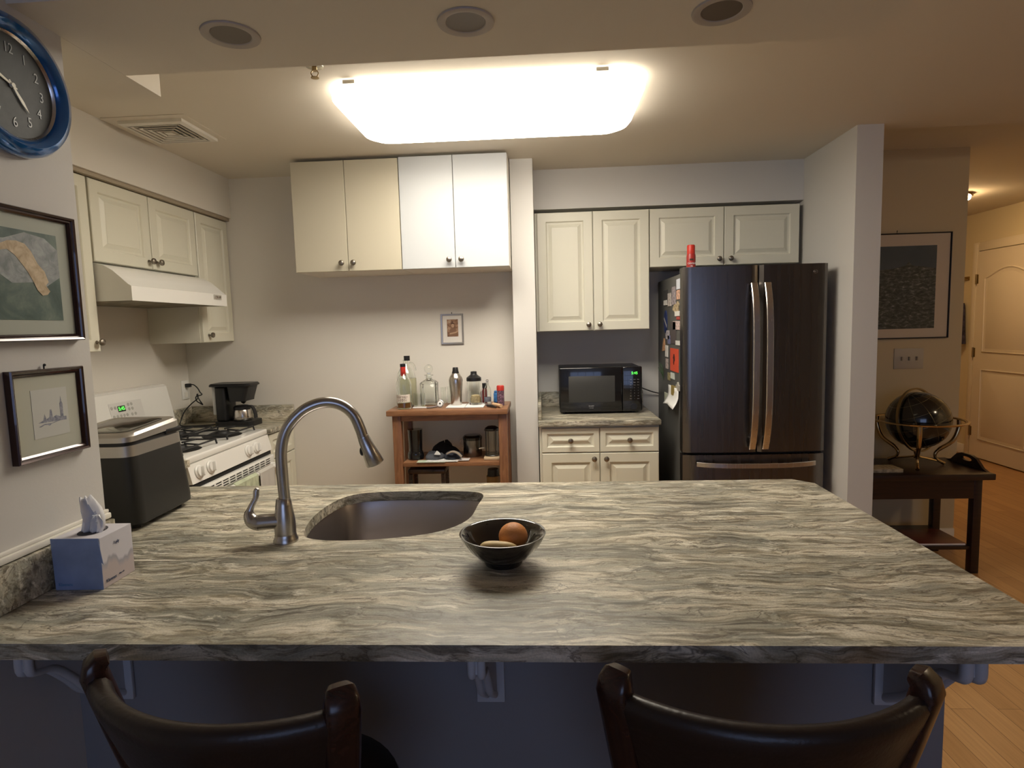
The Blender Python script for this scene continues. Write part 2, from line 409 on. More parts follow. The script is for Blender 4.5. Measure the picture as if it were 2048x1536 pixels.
# ================================================================ worktops
hole = spline([(.432, .575, 0), (.408, .70, 0), (.415, .84, 0), (.455, .925, 0), (.55, .957, 0), (.72, .957, 0), (.845, .945, 0), (.885, .905, 0), (.880, .80, 0), (.866, .66, 0), (.80, .565, 0), (.68, .517, 0), (.55, .503, 0), (.465, .522, 0)], 6, True)
hole2 = [(p.x, p.y) for p in hole]
t = thing('peninsula_worktop', 'long streaked grey and cream stone worktop on the peninsula, with the sink cut into it', 'countertop', (1.0, .5, .884))
b = MB(); b.poly_hole([(0.002, 0), (1.93, 0), (1.9666, .03), (1.9666, 1.0), (1.915, 1.0537), (-.455, 1.0537), (-.455, 1.50), (-1.118, 1.50), (-1.118, .421), (0.002, .421)], [hole2], .884, .914)
slab = b.build('slab', GR, t, smooth=25)
MB().box(.001, .024, .0, .419, .9145, 1.006, .003).build('backsplash', GR, t)
struct(MB().box(.0005, .016, -.30, .419, 1.008, 1.022, .003).box(.0005, .010, -.30, .419, 1.022, 1.030, .002).build('trim_2', WHITE_T))
t = thing('corner_worktop', 'short streaked stone worktop in the back left corner under the coffee maker', 'countertop', (-.79, 2.45, .884))
MB().box(-1.118, -.46, 2.275, 2.61, .884, .914, .004).build('slab', GR, t)
MB().box(-1.118, -.46, 2.59, 2.61, .9145, 1.012, .003).build('backsplash', GR, t)
MB().box(-1.118, -1.098, 2.275, 2.589, .9145, 1.012, .003).build('backsplash', GR, t)
t = thing('alcove_worktop', 'streaked stone worktop under the black microwave', 'countertop', (1.39, 2.68, .884))
MB().box(1.049, 1.7346, 2.357, 2.998, .884, .914, .004).build('slab', GR, t)
MB().box(1.069, 1.7346, 2.978, 2.998, .9145, 1.014, .003).build('backsplash', GR, t)
MB().box(1.049, 1.068, 2.40, 2.998, .9145, 1.014, .003).build('backsplash', GR, t)

# sink
t = thing('kitchen_sink', 'stainless steel D-shaped undermount sink bowl set in the peninsula', 'sink', (.65, .73, .69))
c0 = Vector((.65, .735, 0))
def ring(s_, z, off=0):
    return [tuple(c0+(Vector((p.x, p.y, 0))-c0)*s_+Vector((0, 0, z))) for p in hole]
b = MB(); b.loft([ring(1.05, .8835), ring(1.035, .8835), ring(1.02, .882), ring(.99, .86), ring(.96, .74), ring(.93, .705), ring(.86, .693), ring(.05, .688)], cap=False)
b.bm.faces.new([v for v in list(b.bm.verts)[-len(hole):]])
b.build('basin', SINKM, t)
MB().lathe([(.001, .0), (.045, .0), (.045, .004), (.038, .005), (.03, .002), (.001, .002)], (.62, .72, .6895), 24).build('drain', STEEL_H, t)

# faucet
AF = math.radians(18); DX, DY = math.cos(AF), math.sin(AF)
BF = Vector((.413, .503, .914))
def fp(h, z): return (BF.x+DX*h, BF.y+DY*h, z)
t = thing('kitchen_faucet', 'brushed nickel gooseneck pull-down faucet at the left of the sink', 'faucet', tuple(BF))
MB().lathe([(.0001, 0), (.031, 0), (.031, .006), (.028, .012), (.0265, .020), (.0001, .020)], tuple(BF), 32).build('base_ring', NICKEL, t)
MB().lathe([(.0001, .020), (.0262, .020), (.0268, .035), (.026, .055), (.0235, .075), (.0205, .095), (.0178, .112), (.016, .114), (.0001, .114)], tuple(BF), 32).build('body', NICKEL, t)
pts = spline([fp(.003, 1.026), fp(.0015, 1.09), fp(.003, 1.155), fp(.018, 1.205), fp(.05, 1.243), (fp(.085, 1.263)), fp(.122, 1.269), fp(.158, 1.258), fp(.185, 1.232), fp(.200, 1.195), fp(.206, 1.172)], 6)
MB().tube(pts, .0142, 20).build('gooseneck', NICKEL, t)
e0 = Vector(fp(.206, 1.174)); e1 = Vector(fp(.2345, 1.098)); d = e1-e0
sp = MB().tube([e0, e0+d*.04, e0+d*.06, e0+d*.5, e0+d*.97, e1], [.0150, .0150, .0158, .0195, .0245, .0235], 24).build('spray_head', NICKEL, t)
MB().tube([e1, e1+d*.03], [.019, .017], 20).build('spray_face', BLACK, sp)
side = Vector((-DX, -DY, -.33)).normalized(); cc = e0+d*.45
MB().sphere(tuple(cc+side*.0175), .0085, 14, 10, (.8, .8, 1.5)).build('spray_button', BLACK, sp)
hl = MB().cyl((BF.x-.004, BF.y-.004, .970), (BF.x-.060, BF.y-.012, .968), .0195, .0205, 24).build('valve', NICKEL, t)
MB().tube(spline([(BF.x-.058, BF.y-.012, .966), (BF.x-.078, BF.y-.013, .972), (BF.x-.086, BF.y-.012, .990), (BF.x-.080, BF.y-.010, 1.010), (BF.x-.070, BF.y-.006, 1.030), (BF.x-.068, BF.y-.004, 1.047), (BF.x-.064, BF.y-.004, 1.055)], 5),
          [.020]*3+[.0195, .019, .0185, .018, .017, .016, .015, .0135, .012, .0095, .0085, .008, .0075, .007, .007, .0068, .0068, .0068, .007, .0072, .0072, .0072, .007, .0068, .0065, .006, .005, .004, .002][:28], 14).build('lever', NICKEL, t)

# ================================================================ corbels
def corbel(x, wid, label):
    t = thing('corbel', label, 'bracket', (x, .18, .75), group='white brackets under the peninsula overhang')
    b = MB()
    # fluted front: two rounded ribs that follow the side profile
    prof = [(.052, .8835), (.050, .830), (.065, .818), (.10, .806), (.13, .785), (.155, .750), (.18, .715), (.21, .69), (.245, .665), (.27, .645), (.2885, .64), (.2885, .8835)]
    b.prism(prof, x-wid/2+.003, x+wid/2-.003, 'x')
    for s_ in (-1, 1):
        b.tube(spline([(x+s_*wid*.26, .055, .879), (x+s_*wid*.26, .053, .832), (x+s_*wid*.26, .068, .821), (x+s_*wid*.26, .105, .806), (x+s_*wid*.26, .15, .757), (x+s_*wid*.26, .185, .712), (x+s_*wid*.26, .245, .668), (x+s_*wid*.26, .282, .642)], 4), wid*.235, 12)
    b.build('bracket', CORBELM, t)
    MB().box(x-wid/2-.014, x+wid/2+.014, .279, .289, .625, .8835, .002).build('back_plate', CORBELM, t)
corbel(.104, .036, 'white fluted bracket under the left end of the stone overhang')
corbel(.957, .034, 'white fluted bracket under the middle of the stone overhang, between the two stools')
corbel(1.815, .046, 'white fluted bracket under the right end of the stone overhang')

# ================================================================ cabinets
def knob(M, u, v, parent):
    b = MB(M @ Matrix.Translation((u, v, 0)))
    b.lathe([(.0001, 0), (.008, 0), (.0075, .003), (.0045, .006), (.0045, .012), (.008, .015), (.0135, .019), (.0155, .024), (.0135, .030), (.007, .0335), (.0001, .034)], seg=18)
    b.build('knob', KNOB, parent)
def raised_door(parent, M, w_, h_, kn, name='door', fr=.052, m=None, T=.019):
    b = MB(M); b.panel(w_, h_, [(0, 0), (0, T-.003), (.003, T), (fr, T), (fr+.003, T-.003), (fr+.006, T-.0085), (fr+.012, T-.0095), (fr+.016, T-.009), (fr+.034, T-.0015), (fr+.0355, T), (fr+.037, T)])
    o = b.build(name, m or CREAM, parent, smooth=15)
    if kn: knob(M @ Matrix.Translation((0, 0, T)), *kn, o)
    return o
def flat_door(parent, M, w_, h_, kn, m):
    b = MB(M); b.panel(w_, h_, [(0, 0), (0, .0165), (.0015, .018)])
    o = b.build('door', m, parent, smooth=0); knob(M @ Matrix.Translation((0, 0, .018)), *kn, o)
# --- left wall run (faces +x), doors proud of x = -.8255
XD = -.826
def left_upper(label, y0, y1, z0, z1, doors, knobs, x1=XD):
    t = thing('wall_cabinet', label, 'cabinet', (-.97, (y0+y1)/2, z0))
    MB().box(-1.119, x1, y0, y1, z0, z1, .001).build('body', CREAM_B, t, smooth=0)
    for (a, b_), k in zip(doors, knobs):
        M = F_right(x1+.001, a+.002, z0+.002)
        raised_door(t, M, b_-a-.004, z1-z0-.006, k, fr=.05 if b_-a > .25 else .045)
    return t
ZU = 2.128
left_upper('cream raised-panel cabinet on the left wall, nearest, mostly hidden behind the wall edge', 1.08, 1.502, 1.39, ZU, [(1.08, 1.50)], [(.395, .04)])
left_upper('cream cabinet with two raised-panel doors directly above the range hood', 1.506, 2.272, 1.775, ZU, [(1.508, 1.889), (1.891, 2.272)], [(.352, .035), (.03, .035)])
left_upper('narrow cream cabinet in the back left corner, right of the range hood', 2.276, 2.610, 1.408, ZU, [(2.278, 2.608)], [(.05, .04)])
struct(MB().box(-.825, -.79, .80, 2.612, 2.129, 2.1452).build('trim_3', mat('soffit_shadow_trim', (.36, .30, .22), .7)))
# --- left base run
t = thing('base_cabinet', 'cream base cabinet in the back left corner, right of the white stove', 'cabinet', (-.79, 2.45, 0))
MB().box(-1.119, -.49, 2.28, 2.61, .1, .883).box(-1.119, -.54, 2.28, 2.61, 0, .1).build('body', CREAM_B, t, smooth=0)
raised_door(t, F_right(-.489, 2.283, .735), .324, .142, None, 'drawer', .035)
raised_door(t, F_right(-.489, 2.283, .105), .324, .624, (.035, .58))
t = thing('base_cabinet', 'cream base cabinet under the worktop left of the white stove', 'cabinet', (-.79, 1.28, 0))
MB().box(-1.119, -.49, 1.06, 1.498, .1, .883).build('body', CREAM_B, t, smooth=0)
raised_door(t, F_right(-.489, 1.08, .105), .41, .77, (.36, .7))
t = thing('base_cabinet', 'cream sink cabinet on the kitchen side of the peninsula', 'cabinet', (.8, .98, 0))
b = MB(); b.box(-.44, 1.825, .975, 1.0, .1, .883)
b.build('body', CREAM_B, t, smooth=0)

# --- white flat cabinets on the back wall
YA, ZA0 = 2.262, 1.776
def flat_cab(label, x0, x1, z0, z1, m, mb):
    t = thing('wall_cabinet', label, 'cabinet', ((x0+x1)/2, 2.45, z0))
    MB().box(x0, x1, YA+.0195, 2.611, z0, z1, .001).build('body', mb, t, smooth=0)
    xm = (x0+x1)/2
    flat_door(t, F_front(x0+.0015, YA+.019, z0), xm-x0-.003, z1-z0, (xm-x0-.033, .042), m)
    flat_door(t, F_front(xm+.0015, YA+.019, z0), xm-x0-.003, z1-z0, (.032, .042), m)
flat_cab('cream flat-door cabinet, left one of the pair hanging on the back wall', -.252, .334, ZA0, 2.360, CREAM2, WHITE_T)
flat_cab('white flat-door cabinet, right one of the pair hanging on the back wall', .336, .916, ZA0, 2.364, WHITE2, WHITE_T)

# --- right alcove uppers
def right_upper(label, x0, x1, z0, z1, fill=0.):
    t = thing('wall_cabinet', label, 'cabinet', ((x0+x1)/2, 2.85, z0))
    MB().box(x0-fill, x1, 2.70, 2.999, z0, z1, .001).build('body', CREAM_B, t, smooth=0)
    xm = (x0+x1)/2; wd = xm-x0-.003
    raised_door(t, F_front(x0+.001, 2.699, z0+.001), wd, z1-z0-.004, (wd-.03, .035))
    raised_door(t, F_front(xm+.002, 2.699, z0+.001), wd, z1-z0-.004, (.033, .035))
right_upper('tall cream two-door raised-panel cabinet above the black microwave', 1.062, 1.728, 1.416, 2.125, .013)
right_upper('wide short cream two-door cabinet above the fridge', 1.732, 2.60, 1.782, 2.125)
# --- alcove base cabinet
t = thing('base_cabinet', 'cream base cabinet with two drawers over two doors, under the microwave worktop', 'cabinet', (1.39, 2.68, 0))
MB().box(1.053, 1.728, 2.399, 2.997, .1, .883).box(1.053, 1.728, 2.45, 2.997, 0, .1).build('body', CREAM_B, t, smooth=0)
for x0, x1, k in ((1.066, 1.392, .295), (1.396, 1.724, .033)):
    raised_door(t, F_front(x0, 2.398, .732), x1-x0, .138, ((x1-x0)/2, .069), 'drawer', .030)
    raised_door(t, F_front(x0, 2.398, .105), x1-x0, .621, (k, .59))

# ================================================================ range hood
t = thing('range_hood', 'white sloped under-cabinet range hood above the stove', 'range hood', (-.9, 1.9, 1.60))
prof = [(-1.119, 1.606), (-.655, 1.606), (-.655, 1.668), (-.668, 1.676), (-.70, 1.706), (-.735, 1.737), (-.775, 1.759), (-.82, 1.771), (-1.119, 1.773)]
b = MB()
n = len(prof); y0, y1 = 1.508, 2.270
pts = [(x, y0, z) for x, z in prof]+[(x, y1, z) for x, z in prof]
b._add(pts, [tuple(range(n)), tuple(range(n, 2*n))]+[(i, (i+1) % n, n+(i+1) % n, n+i) for i in range(1, n)])
b.build('shell', WHITE, t, smooth=25)
MB().box(-1.10, -.68, 1.53, 2.25, 1.607, 1.612).build('filter', mat('greasy_filter', (.20, .17, .11), .5, metal=.6, var=.6, scale=14), t)
MB(F_right(-.6545, 2.14, 1.638)).panel(.075, .026, [(0, 0), (0, .0015), (.002, .0015)]).build('switch_plate', mat('switch_plate_grey', (.45, .43, .38), .4), t)
for y in (2.158, 2.188): MB(F_right(-.652, y, 1.651)).lathe([(.0001, 0), (.008, 0), (.007, .008), (.0001, .009)], seg=14).build('switch', STEEL_H, t)

# ================================================================ stove
t = thing('gas_stove', 'white freestanding gas range with black grates and four white knobs', 'stove', (-.78, 1.89, 0))
Y0, Y1 = 1.508, 2.270
MB().box(-1.115, -.50, Y0, Y1, .02, .885, .004).build('body', WHITE, t)
MB().box(-1.10, -.475, Y0-.0, Y1+.0, .886, .918, .008, 3).build('cooktop', WHITE, t)
# backguard
b = MB(); bg = [(-1.115, .92), (-1.0, .92), (-.992, .935), (-1.005, 1.0), (-1.04, 1.172), (-1.055, 1.182), (-1.115, 1.182)]
b.prism([(x, z) for x, z in bg], Y0+.003, Y1-.003, 'y'); bgo = b.build('backguard', WHITE, t, smooth=25)
# slanted control face frame
nx = Vector((.172, 0, .035)).normalized(); uy = Vector((0, 1, 0)); uz = Vector((-.035, 0, .172)).normalized()
MC = frame((-1.0035, Y0, .995), uy, uz, (uy.cross(uz)))
MB(MC).panel(0, 0, [(0, 0), (0, 0)]) if False else None
bb = MB(MC @ Matrix.Translation((.29, .045, .0)))
bb.panel(.235, .090, [(0, 0), (0, .0006), (.001, .0008)]); cp = bb.build('control_panel', mat('panel_offwhite', (.66, .65, .62), .35), bgo)
MB(MC @ Matrix.Translation((.345, .088, .001))).panel(.052, .030, [(0, 0), (0, .0008)]).build('display', BLACKG, cp)
text('5:45', .026, MC @ Matrix.Translation((.371, .103, .0022)), GREEN_L, cp, 'clock_digits')
kk = [(.306, .112), (.330, .112), (.308, .068), (.332, .068), (.356, .068), (.378, .068), (.400, .068), (.424, .118), (.447, .118), (.424, .095), (.447, .095), (.436, .066), (.460, .066), (.490, .11), (.50, .08)]
for (u, v) in kk[:13]:
    MB(MC @ Matrix.Translation((u, v, .001))).lathe([(.0001, 0), (.0085, 0), (.0075, .0012), (.0001, .0014)], seg=14).build('button', mat('button_grey', (.42, .41, .38), .4) if 'button_grey' not in bpy.data.materials else bpy.data.materials['button_grey'], cp)
text('KENMORE', .008, MC @ Matrix.Translation((.395, .018, .0006)), mat('panel_ink', (.12, .12, .12), .5), bgo)
# grates and burners
def grate(x0, x1, y0, y1):
    b = MB(); z = .942; r = .0045; xm, ym = (x0+x1)/2, (y0+y1)/2
    b.tube(spline([(x0, y0, z), (x1, y0, z), (x1, y1, z), (x0, y1, z)], 1, True), r, 8, closed=True) if False else None
    for a, c in (((x0, y0, z), (x1, y0, z)), ((x1, y0, z), (x1, y1, z)), ((x1, y1, z), (x0, y1, z)), ((x0, y1, z), (x0, y0, z))): b.tube([a, c], r, 8)
    for a, c in (((x0, ym), (xm-.03, ym)), ((x1, ym), (xm+.03, ym)), ((xm, y0), (xm, ym-.03)), ((xm, y1), (xm, ym+.03))): b.tube([(a[0], a[1], z), (c[0], c[1], z+.006)], r, 8)
    for x in (x0, x1):
        for y in (y0, y1): b.tube([(x, y, z), (x+(.006 if x == x1 else -.006), y, .919)], r, 8)
    b.build('grate', IRON, t)
    MB().lathe([(.0001, 0), (.048, 0), (.052, .004), (.04, .012), (.036, .018), (.034, .022), (.0001, .024)], (xm, ym, .918), 24).build('burner', IRON, t)
    MB().lathe([(.0001, 0), (.098, 0), (.098, .0008), (.0001, .0009)], (xm, ym, .9178), 28).build('burner_bowl', IRON, t)
for gx in ((-.97, -.77), (-.73, -.53)):
    for gy in ((1.56, 1.84), (1.94, 2.22)): grate(*gx, *gy)
# knob panel, slightly sloped
kp = [(-.50, .886), (-.474, .884), (-.455, .80), (-.50, .795)]
kpo = MB().prism(kp, Y0+.001, Y1-.001, 'y').build('knob_panel', WHITE, t, smooth=20)
un = Vector((-.02, 0, .085)).normalized()
for y in (1.575, 1.668, 2.02, 2.105):
    M = frame((-.4635, y, .842), (0, 1, 0), un, Vector((0, 1, 0)).cross(un))
    k = MB(M).lathe([(.0001, 0), (.031, 0), (.031, .004), (.026, .008), (.025, .014), (.0001, .015)], seg=24).build('knob', mat('white_knob', (.72, .71, .68), .3) if 'white_knob' not in bpy.data.materials else bpy.data.materials['white_knob'], kpo)
    MB(M @ Matrix.Rotation(-.35, 4, 'Z')).box(-.0055, .0055, -.021, .021, .012, .030, .003).build('grip', bpy.data.materials['white_knob'], k)
# oven door with vents
MB().box(-.50, -.462, Y0+.004, Y1-.004, .776, .794).build('panel_gap', DARKG, t)
od = MB().box(-.50, -.452, Y0+.004, Y1-.004, .18, .765, .006).build('oven_door', WHITE, t)
MB().box(-.50, -.440, Y0+.004, Y1-.004, .722, .775, .010, 3).build('door_cap', WHITE, od)
b = MB()
for i in range(11):
    for j in range(3):
        y = Y0+.03+i*.062; b.box(-.4402, -.4390, y, y+.046, .735+j*.012, .740+j*.012)
b.build('vent_slots', DARKG, od)
MB().box(-.4525, -.451, Y0+.12, Y1-.12, .30, .60, .001).build('oven_window', BLACKG, od)
h = MB(); h.tube([(-.405, Y0+.03, .725), (-.405, Y1-.03, .725)], .013, 12)
for y in (Y0+.05, Y1-.05): h.tube([(-.405, y, .725), (-.455, y, .728)], .011, 10)
h.build('oven_handle', WHITE, od)
# towels over the handle
def towel(y0, y1, zlow, m, label, ph, nme='dish_towel'):
    b = MB(); rows = []
    N = 14
    prof = [(-.419, zlow+.05), (-.4195, .69), (-.4195, .73), (-.405, .7405), (-.3905, .73), (-.388, .64), (-.389, zlow)]
    for (x, z) in prof:
        rows.append([(x+.0035*math.sin(i*1.3+ph+z*6)*(1 if z < .68 else .1), y0+(y1-y0)*i/N, z) for i in range(N+1)])
    b.loft(rows, cap=False, closed=False)
    o = b.build(nme, m, None)
    sm = o.modifiers.new('thick', 'SOLIDIFY'); sm.thickness = .002; sm.offset = 1
    tag(o, label, 'towel', 'towels on the oven door handle'); return o
towel(1.745, 1.965, .42, mat('green_towel', (.44, .48, .34), .9, var=.25, scale=30), 'mottled pale green dish towel hanging on the oven door handle', 0)
towel(1.985, 2.15, .40, mat('grey_towel', (.52, .50, .46), .9), 'plain light grey dish towel hanging on the oven handle, right of the green one', 2)

# ================================================================ ice maker on the worktop
t = thing('ice_maker', 'black portable ice maker with brushed steel lid band, left of the faucet', 'ice maker', (-.165, .717, .9145), rz=0.03)
def rr(wx, wy, r, z, cx=0., cy=0., n=6, lean=0.):
    out = []
    for (sx, sy, a0) in ((1, 1, 0), (-1, 1, PI/2), (-1, -1, PI), (1, -1, 3*PI/2)):
        for i in range(n+1):
            a = a0+PI/2*i/n; out.append((cx+sx*(wx-r)+r*math.cos(a), cy+sy*(wy-r)+r*math.sin(a), z+lean*(cy+sy*(wy-r)+r*math.sin(a))))
    return out
ICE = mat('ice_maker_black', (.018, .018, .017), .45)
MB().loft([rr(.118, .128, .03, .012), rr(.126, .140, .035, .018), rr(.126, .140, .035, .04), rr(.112, .130, .035, .206)]).build('body', ICE, t)
ISTEEL = brushed('ice_maker_steel', (.50, .48, .45), .42, (200, 200, 4))
MB().loft([rr(.1125, .1305, .035, .206), rr(.111, .129, .035, .236)]).build('steel_band', ISTEEL, t, label='brushed steel band below the lid')
MB().loft([rr(.106, .125, .034, .236), rr(.106, .125, .034, .246, lean=.0)]).build('lid_gap', BLACK, t)
lid = MB().loft([rr(.110, .129, .035, .250, lean=.03), rr(.109, .128, .035, .268, lean=.06), rr(.102, .121, .034, .276, lean=.07)]).build('lid', ISTEEL, t)
MB().loft([rr(.080, .095, .03, .277, lean=.07), rr(.074, .09, .03, .279, lean=.07)]).build('lid_window', BLACKG, lid)
MB().box(.098, .112, .04, .118, .240, .256, .004).build('lid_grip', BLACK, lid)
b = MB()
for x in (-.09, .09):
    for y in (-.10, .10): b.lathe([(.0001, 0), (.012, 0), (.012, .014), (.0001, .014)], (x, y, 0), 12)
b.build('feet', BLACK, t)
MB().tube([(-.03, -.134, .16), (-.03, -.138, .155), (-.03, -.142, .135), (-.03, -.138, .12)], .006, 8).build('side_catch', BLACK, t)

# ================================================================ tissue box
t = thing('tissue_box', 'blue and white cardboard tissue box by the left wall with a tissue sticking out', 'tissue box', (.087, .268, .9145), rz=.02)
BXB = mat('tissue_blue', (.20, .26, .42), .6, var=.18, scale=14); 
def mountain_card():
    m, tt, bs = nm('tissue_print'); tc = tt.nodes.new('ShaderNodeTexCoord').outputs['Object']
    sx = tt.nodes.new('ShaderNodeSeparateXYZ'); tt.links.new(tc, sx.inputs[0])
    n = noise(tt, mapping(tt, tc, (1, 18, .2)), 1.0, 3, .6)
    ma = tt.nodes.new('ShaderNodeMath'); ma.operation = 'MULTIPLY_ADD'; tt.links.new(n.outputs['Fac'], ma.inputs[0]); ma.inputs[1].default_value = -.09; tt.links.new(sx.outputs['Z'], ma.inputs[2])
    c = ramp(tt, [(0., (.50, .43, .42)), (.40, (.50, .43, .42)), (.46, (.36, .35, .40)), (.49, (.62, .60, .64)), (1., (.64, .62, .67))])
    mr = tt.nodes.new('ShaderNodeMapRange'); mr.inputs['From Min'].default_value = -.16; mr.inputs['From Max'].default_value = .07
    tt.links.new(ma.outputs[0], mr.inputs['Value']); tt.links.new(mr.outputs[0], c.inputs['Fac']); tt.links.new(c.outputs['Color'], bs.inputs['Base Color']); bs.inputs['Roughness'].default_value = .6
    return m
CARD = mountain_card()
bw, bd, bh = .0515, .050, .112
box_o = MB().box(-bw, bw, -bd, bd, 0, bh, .0008).build('carton', CARD, t, smooth=0)
# the blue end with its lifted flap edge
b = MB(); b.prism([(-bw-.001, 0), (bw+.0005, 0), (bw+.001, .060), (bw+.005, .055), (bw+.001, .085), (bw-.002, bh+.0005), (-bw-.003, bh+.001)], -bd-.0018, -bd-.0006, 'y')
b.build('blue_end', BXB, box_o, smooth=0, label='blue cardboard end panel')
def oval(a, b_, n=20): return [(a*math.cos(2*PI*i/n), b_*math.sin(2*PI*i/n)) for i in range(n)]
MB(Matrix.Translation((0, 0, bh+.0003))).prism(oval(.026, .033), 0, .0006, 'z').build('opening', mat('slot_dark', (.05, .05, .06), .8), box_o)
INK = mat('print_ink', (.10, .12, .18), .6); EMB = mat('emblem_blue', (.10, .22, .40), .6)
MK = frame((bw+.001, .0, .0), (0, 1, 0), (0, 0, 1), (1, 0, 0))
text('Kleenex', .0095, MK @ Matrix.Translation((-.026, .014, 0)), INK, box_o)
text('ultra soft', .0045, MK @ Matrix.Translation((.006, .015, 0)), INK, box_o)
text('Kleenex', .0095, frame((-.030, -bd-.0022, .012), (1, 0, 0), (0, 0, 1), (0, -1, 0)), EMB, box_o)
text('3 ply', .009, MK @ Matrix.Translation((-.002, .088, 0)), INK, box_o)
# tissue: folded sheet rising from the slot
b = MB(); rows = []
outl = [(0, .030, .0), (.012, .028, .002), (.030, .024, .004), (.050, .019, .0), (.068, .012, -.006), (.080, .0075, -.010)]
for (z, hw, cx) in outl:
    row = []
    for i in range(13):
        s_ = (i/12-.5)*2
        row.append((cx+s_*hw*.75, s_*hw*.55+.009*math.sin(s_*5+z*40)*(1-z*4), bh-.004+z+.004*math.cos(s_*7)*(z > .01)))
    rows.append(row)
b.loft(rows, cap=False, closed=False)
rows = []
for (z, hw) in ((0, .014), (.012, .020), (.026, .018), (.040, .008)):
    rows.append([(.014+(i/8-.5)*hw*1.6, -.012+.006*math.sin(i*1.7+z*60)+z*.2, bh-.003+z) for i in range(9)])
b.loft(rows, cap=False, closed=False)
ti = b.build('tissue', mat('tissue_paper', (.74, .74, .76), .9), t, smooth=25)
sm = ti.modifiers.new('thick', 'SOLIDIFY'); sm.thickness = .0006

# ================================================================ bowl and fruit
BC = (.988, .352)
prof = [(.0001, 0), (.042, 0), (.044, .004), (.045, .011), (.062, .022), (.080, .040), (.092, .058), (.0975, .0695), (.0985, .0725), (.0965, .0730), (.092, .0715), (.078, .056), (.066, .036), (.052, .020), (.03, .0150), (.0001, .014)]
o = MB().lathe(prof, (BC[0], BC[1], .9145), 48).build('fruit_bowl', mat('bowl_lacquer', (.012, .010, .009), .12, coat=1.), None)
tag(o, 'shallow glossy black footed bowl holding two fruits, right of the sink', 'bowl')
b = MB(); b.sphere((BC[0]+.023, BC[1]+.012, .9145+.014+.042+.002), .0335, 24, 16, (1, 1, .93))
o = b.build('orange', mat('orange_peel', (.62, .24, .06), .5, bump=.5, scale=300), None); tag(o, 'round orange in the black bowl, behind the pale oblong fruit', 'fruit')
o = MB().tube(spline([(BC[0]-.050, BC[1]-.030, .9615), (BC[0]-.035, BC[1]-.034, .9625), (BC[0]-.01, BC[1]-.036, .9625), (BC[0]+.02, BC[1]-.036, .962), (BC[0]+.038, BC[1]-.034, .960)], 4), [.002, .007, .011, .0135, .0145, .0155, .016, .0162, .016, .0155, .015, .014, .0125, .0105, .008, .005, .001], 14).build('yellow_fruit', mat('pale_peel', (.62, .45, .20), .5, var=.12, scale=40), None)
tag(o, 'pale yellow oblong fruit lying at the front of the black bowl', 'fruit')

# ================================================================ coffee maker
t = thing('coffee_maker', 'black drip coffee maker with steel thermal carafe in the back left corner', 'coffee maker', (-.72, 2.44, .9145))
x0 = -.845
MB().loft([[(px, py, z) for px, py, z in rr(.115, .075, .03, zz, -.725, 2.44)] for zz in (.915, .945)]).build('base', BLACK, t)
MB().box(x0+.018, x0+.078, 2.375, 2.505, .945, 1.150, .012, 3).build('tower', BLACK, t)
MB().box(x0-.002, x0+.018, 2.385, 2.495, .985, 1.150, .004).build('water_window', mat('frosted_plastic', (.55, .55, .53), .3), t, label='pale translucent water gauge')
rings = [[(px, py, z) for px, py, z in rr(a, .068, .02, zz, cx, 2.44)] for (a, zz, cx) in ((.048, 1.062, -.698), (.050, 1.075, -.698), (.066, 1.148, -.69))]
MB().loft(rings).build('filter_basket', BLACK, t)
MB().loft([rr(.122, .078, .025, 1.150, -.737, 2.44), rr(.124, .080, .03, 1.157, -.737, 2.44), rr(.118, .074, .03, 1.166, -.737, 2.44)]).build('lid', BLACK, t)
MB().lathe([(.018, 0), (.014, -.012), (.004, -.02), (.0001, -.02)], (-.69, 2.44, 1.062), 14).build('drip_spout', BLACK, t)
CX, CY = -.695, 2.43
ca = MB().lathe([(.0001, 0), (.050, 0), (.053, .004), (.0535, .02), (.050, .052), (.046, .062), (.0001, .062)], (CX, CY, .9475), 28).build('carafe', STEEL_H, t, label='brushed steel carafe')
MB().lathe([(.0001, .062), (.0465, .062), (.047, .078), (.040, .084), (.030, .088), (.0001, .088)], (CX, CY, .9475), 28).build('carafe_lid', BLACK, ca)
MB().bar(spline([(CX+.043, CY-.01, 1.030), (CX+.066, CY-.018, 1.029), (CX+.082, CY-.024, 1.012), (CX+.092, CY-.028, .985), (CX+.094, CY-.029, .962)], 4), .022, .010, (.3, 1, 0)).build('carafe_handle', BLACK, ca)
# outlet, plug and cord
t = thing('wall_outlet', 'white wall outlet on the left wall behind the stove', 'outlet', (-1.118, 2.566, 1.06))
MB(F_right(-1.119, 2.528, 1.062)).panel(.072, .115, [(0, 0), (0, .004), (.003, .006)]).build('cover_plate', WHITE, t)
MB(F_right(-1.1125, 2.549, 1.075)).panel(.030, .030, [(0, 0), (0, .002)]).build('socket', WHITE_T, t)
MB(F_right(-1.1125, 2.549, 1.128)).panel(.030, .030, [(0, 0), (0, .002)]).build('socket', WHITE_T, t)
b = MB(); b.box(-1.111, -1.080, 2.552, 2.578, 1.135, 1.158, .005)
b.tube(spline([(-1.085, 2.565, 1.150), (-1.06, 2.56, 1.150), (-1.03, 2.55, 1.13), (-1.01, 2.54, 1.105), (-1.0, 2.54, 1.09), (-1.025, 2.52, 1.08), (-1.01, 2.50, 1.055), (-.985, 2.50, 1.04), (-.97, 2.49, 1.035), (-.985, 2.49, 1.06), (-1.0, 2.49, 1.09), (-.99, 2.48, 1.10), (-.985, 2.47, 1.075), (-1.02, 2.46, 1.045), (-1.055, 2.44, 1.00), (-1.068, 2.42, .95), (-1.06, 2.40, .925), (-1.02, 2.41, .9185), (-.90, 2.43, .9185), (-.845, 2.43, .925)], 5), .0035, 8)
o = b.build('power_cord', BLACK, None); tag(o, 'black power cord looping from the wall outlet to the coffee maker', 'cord')

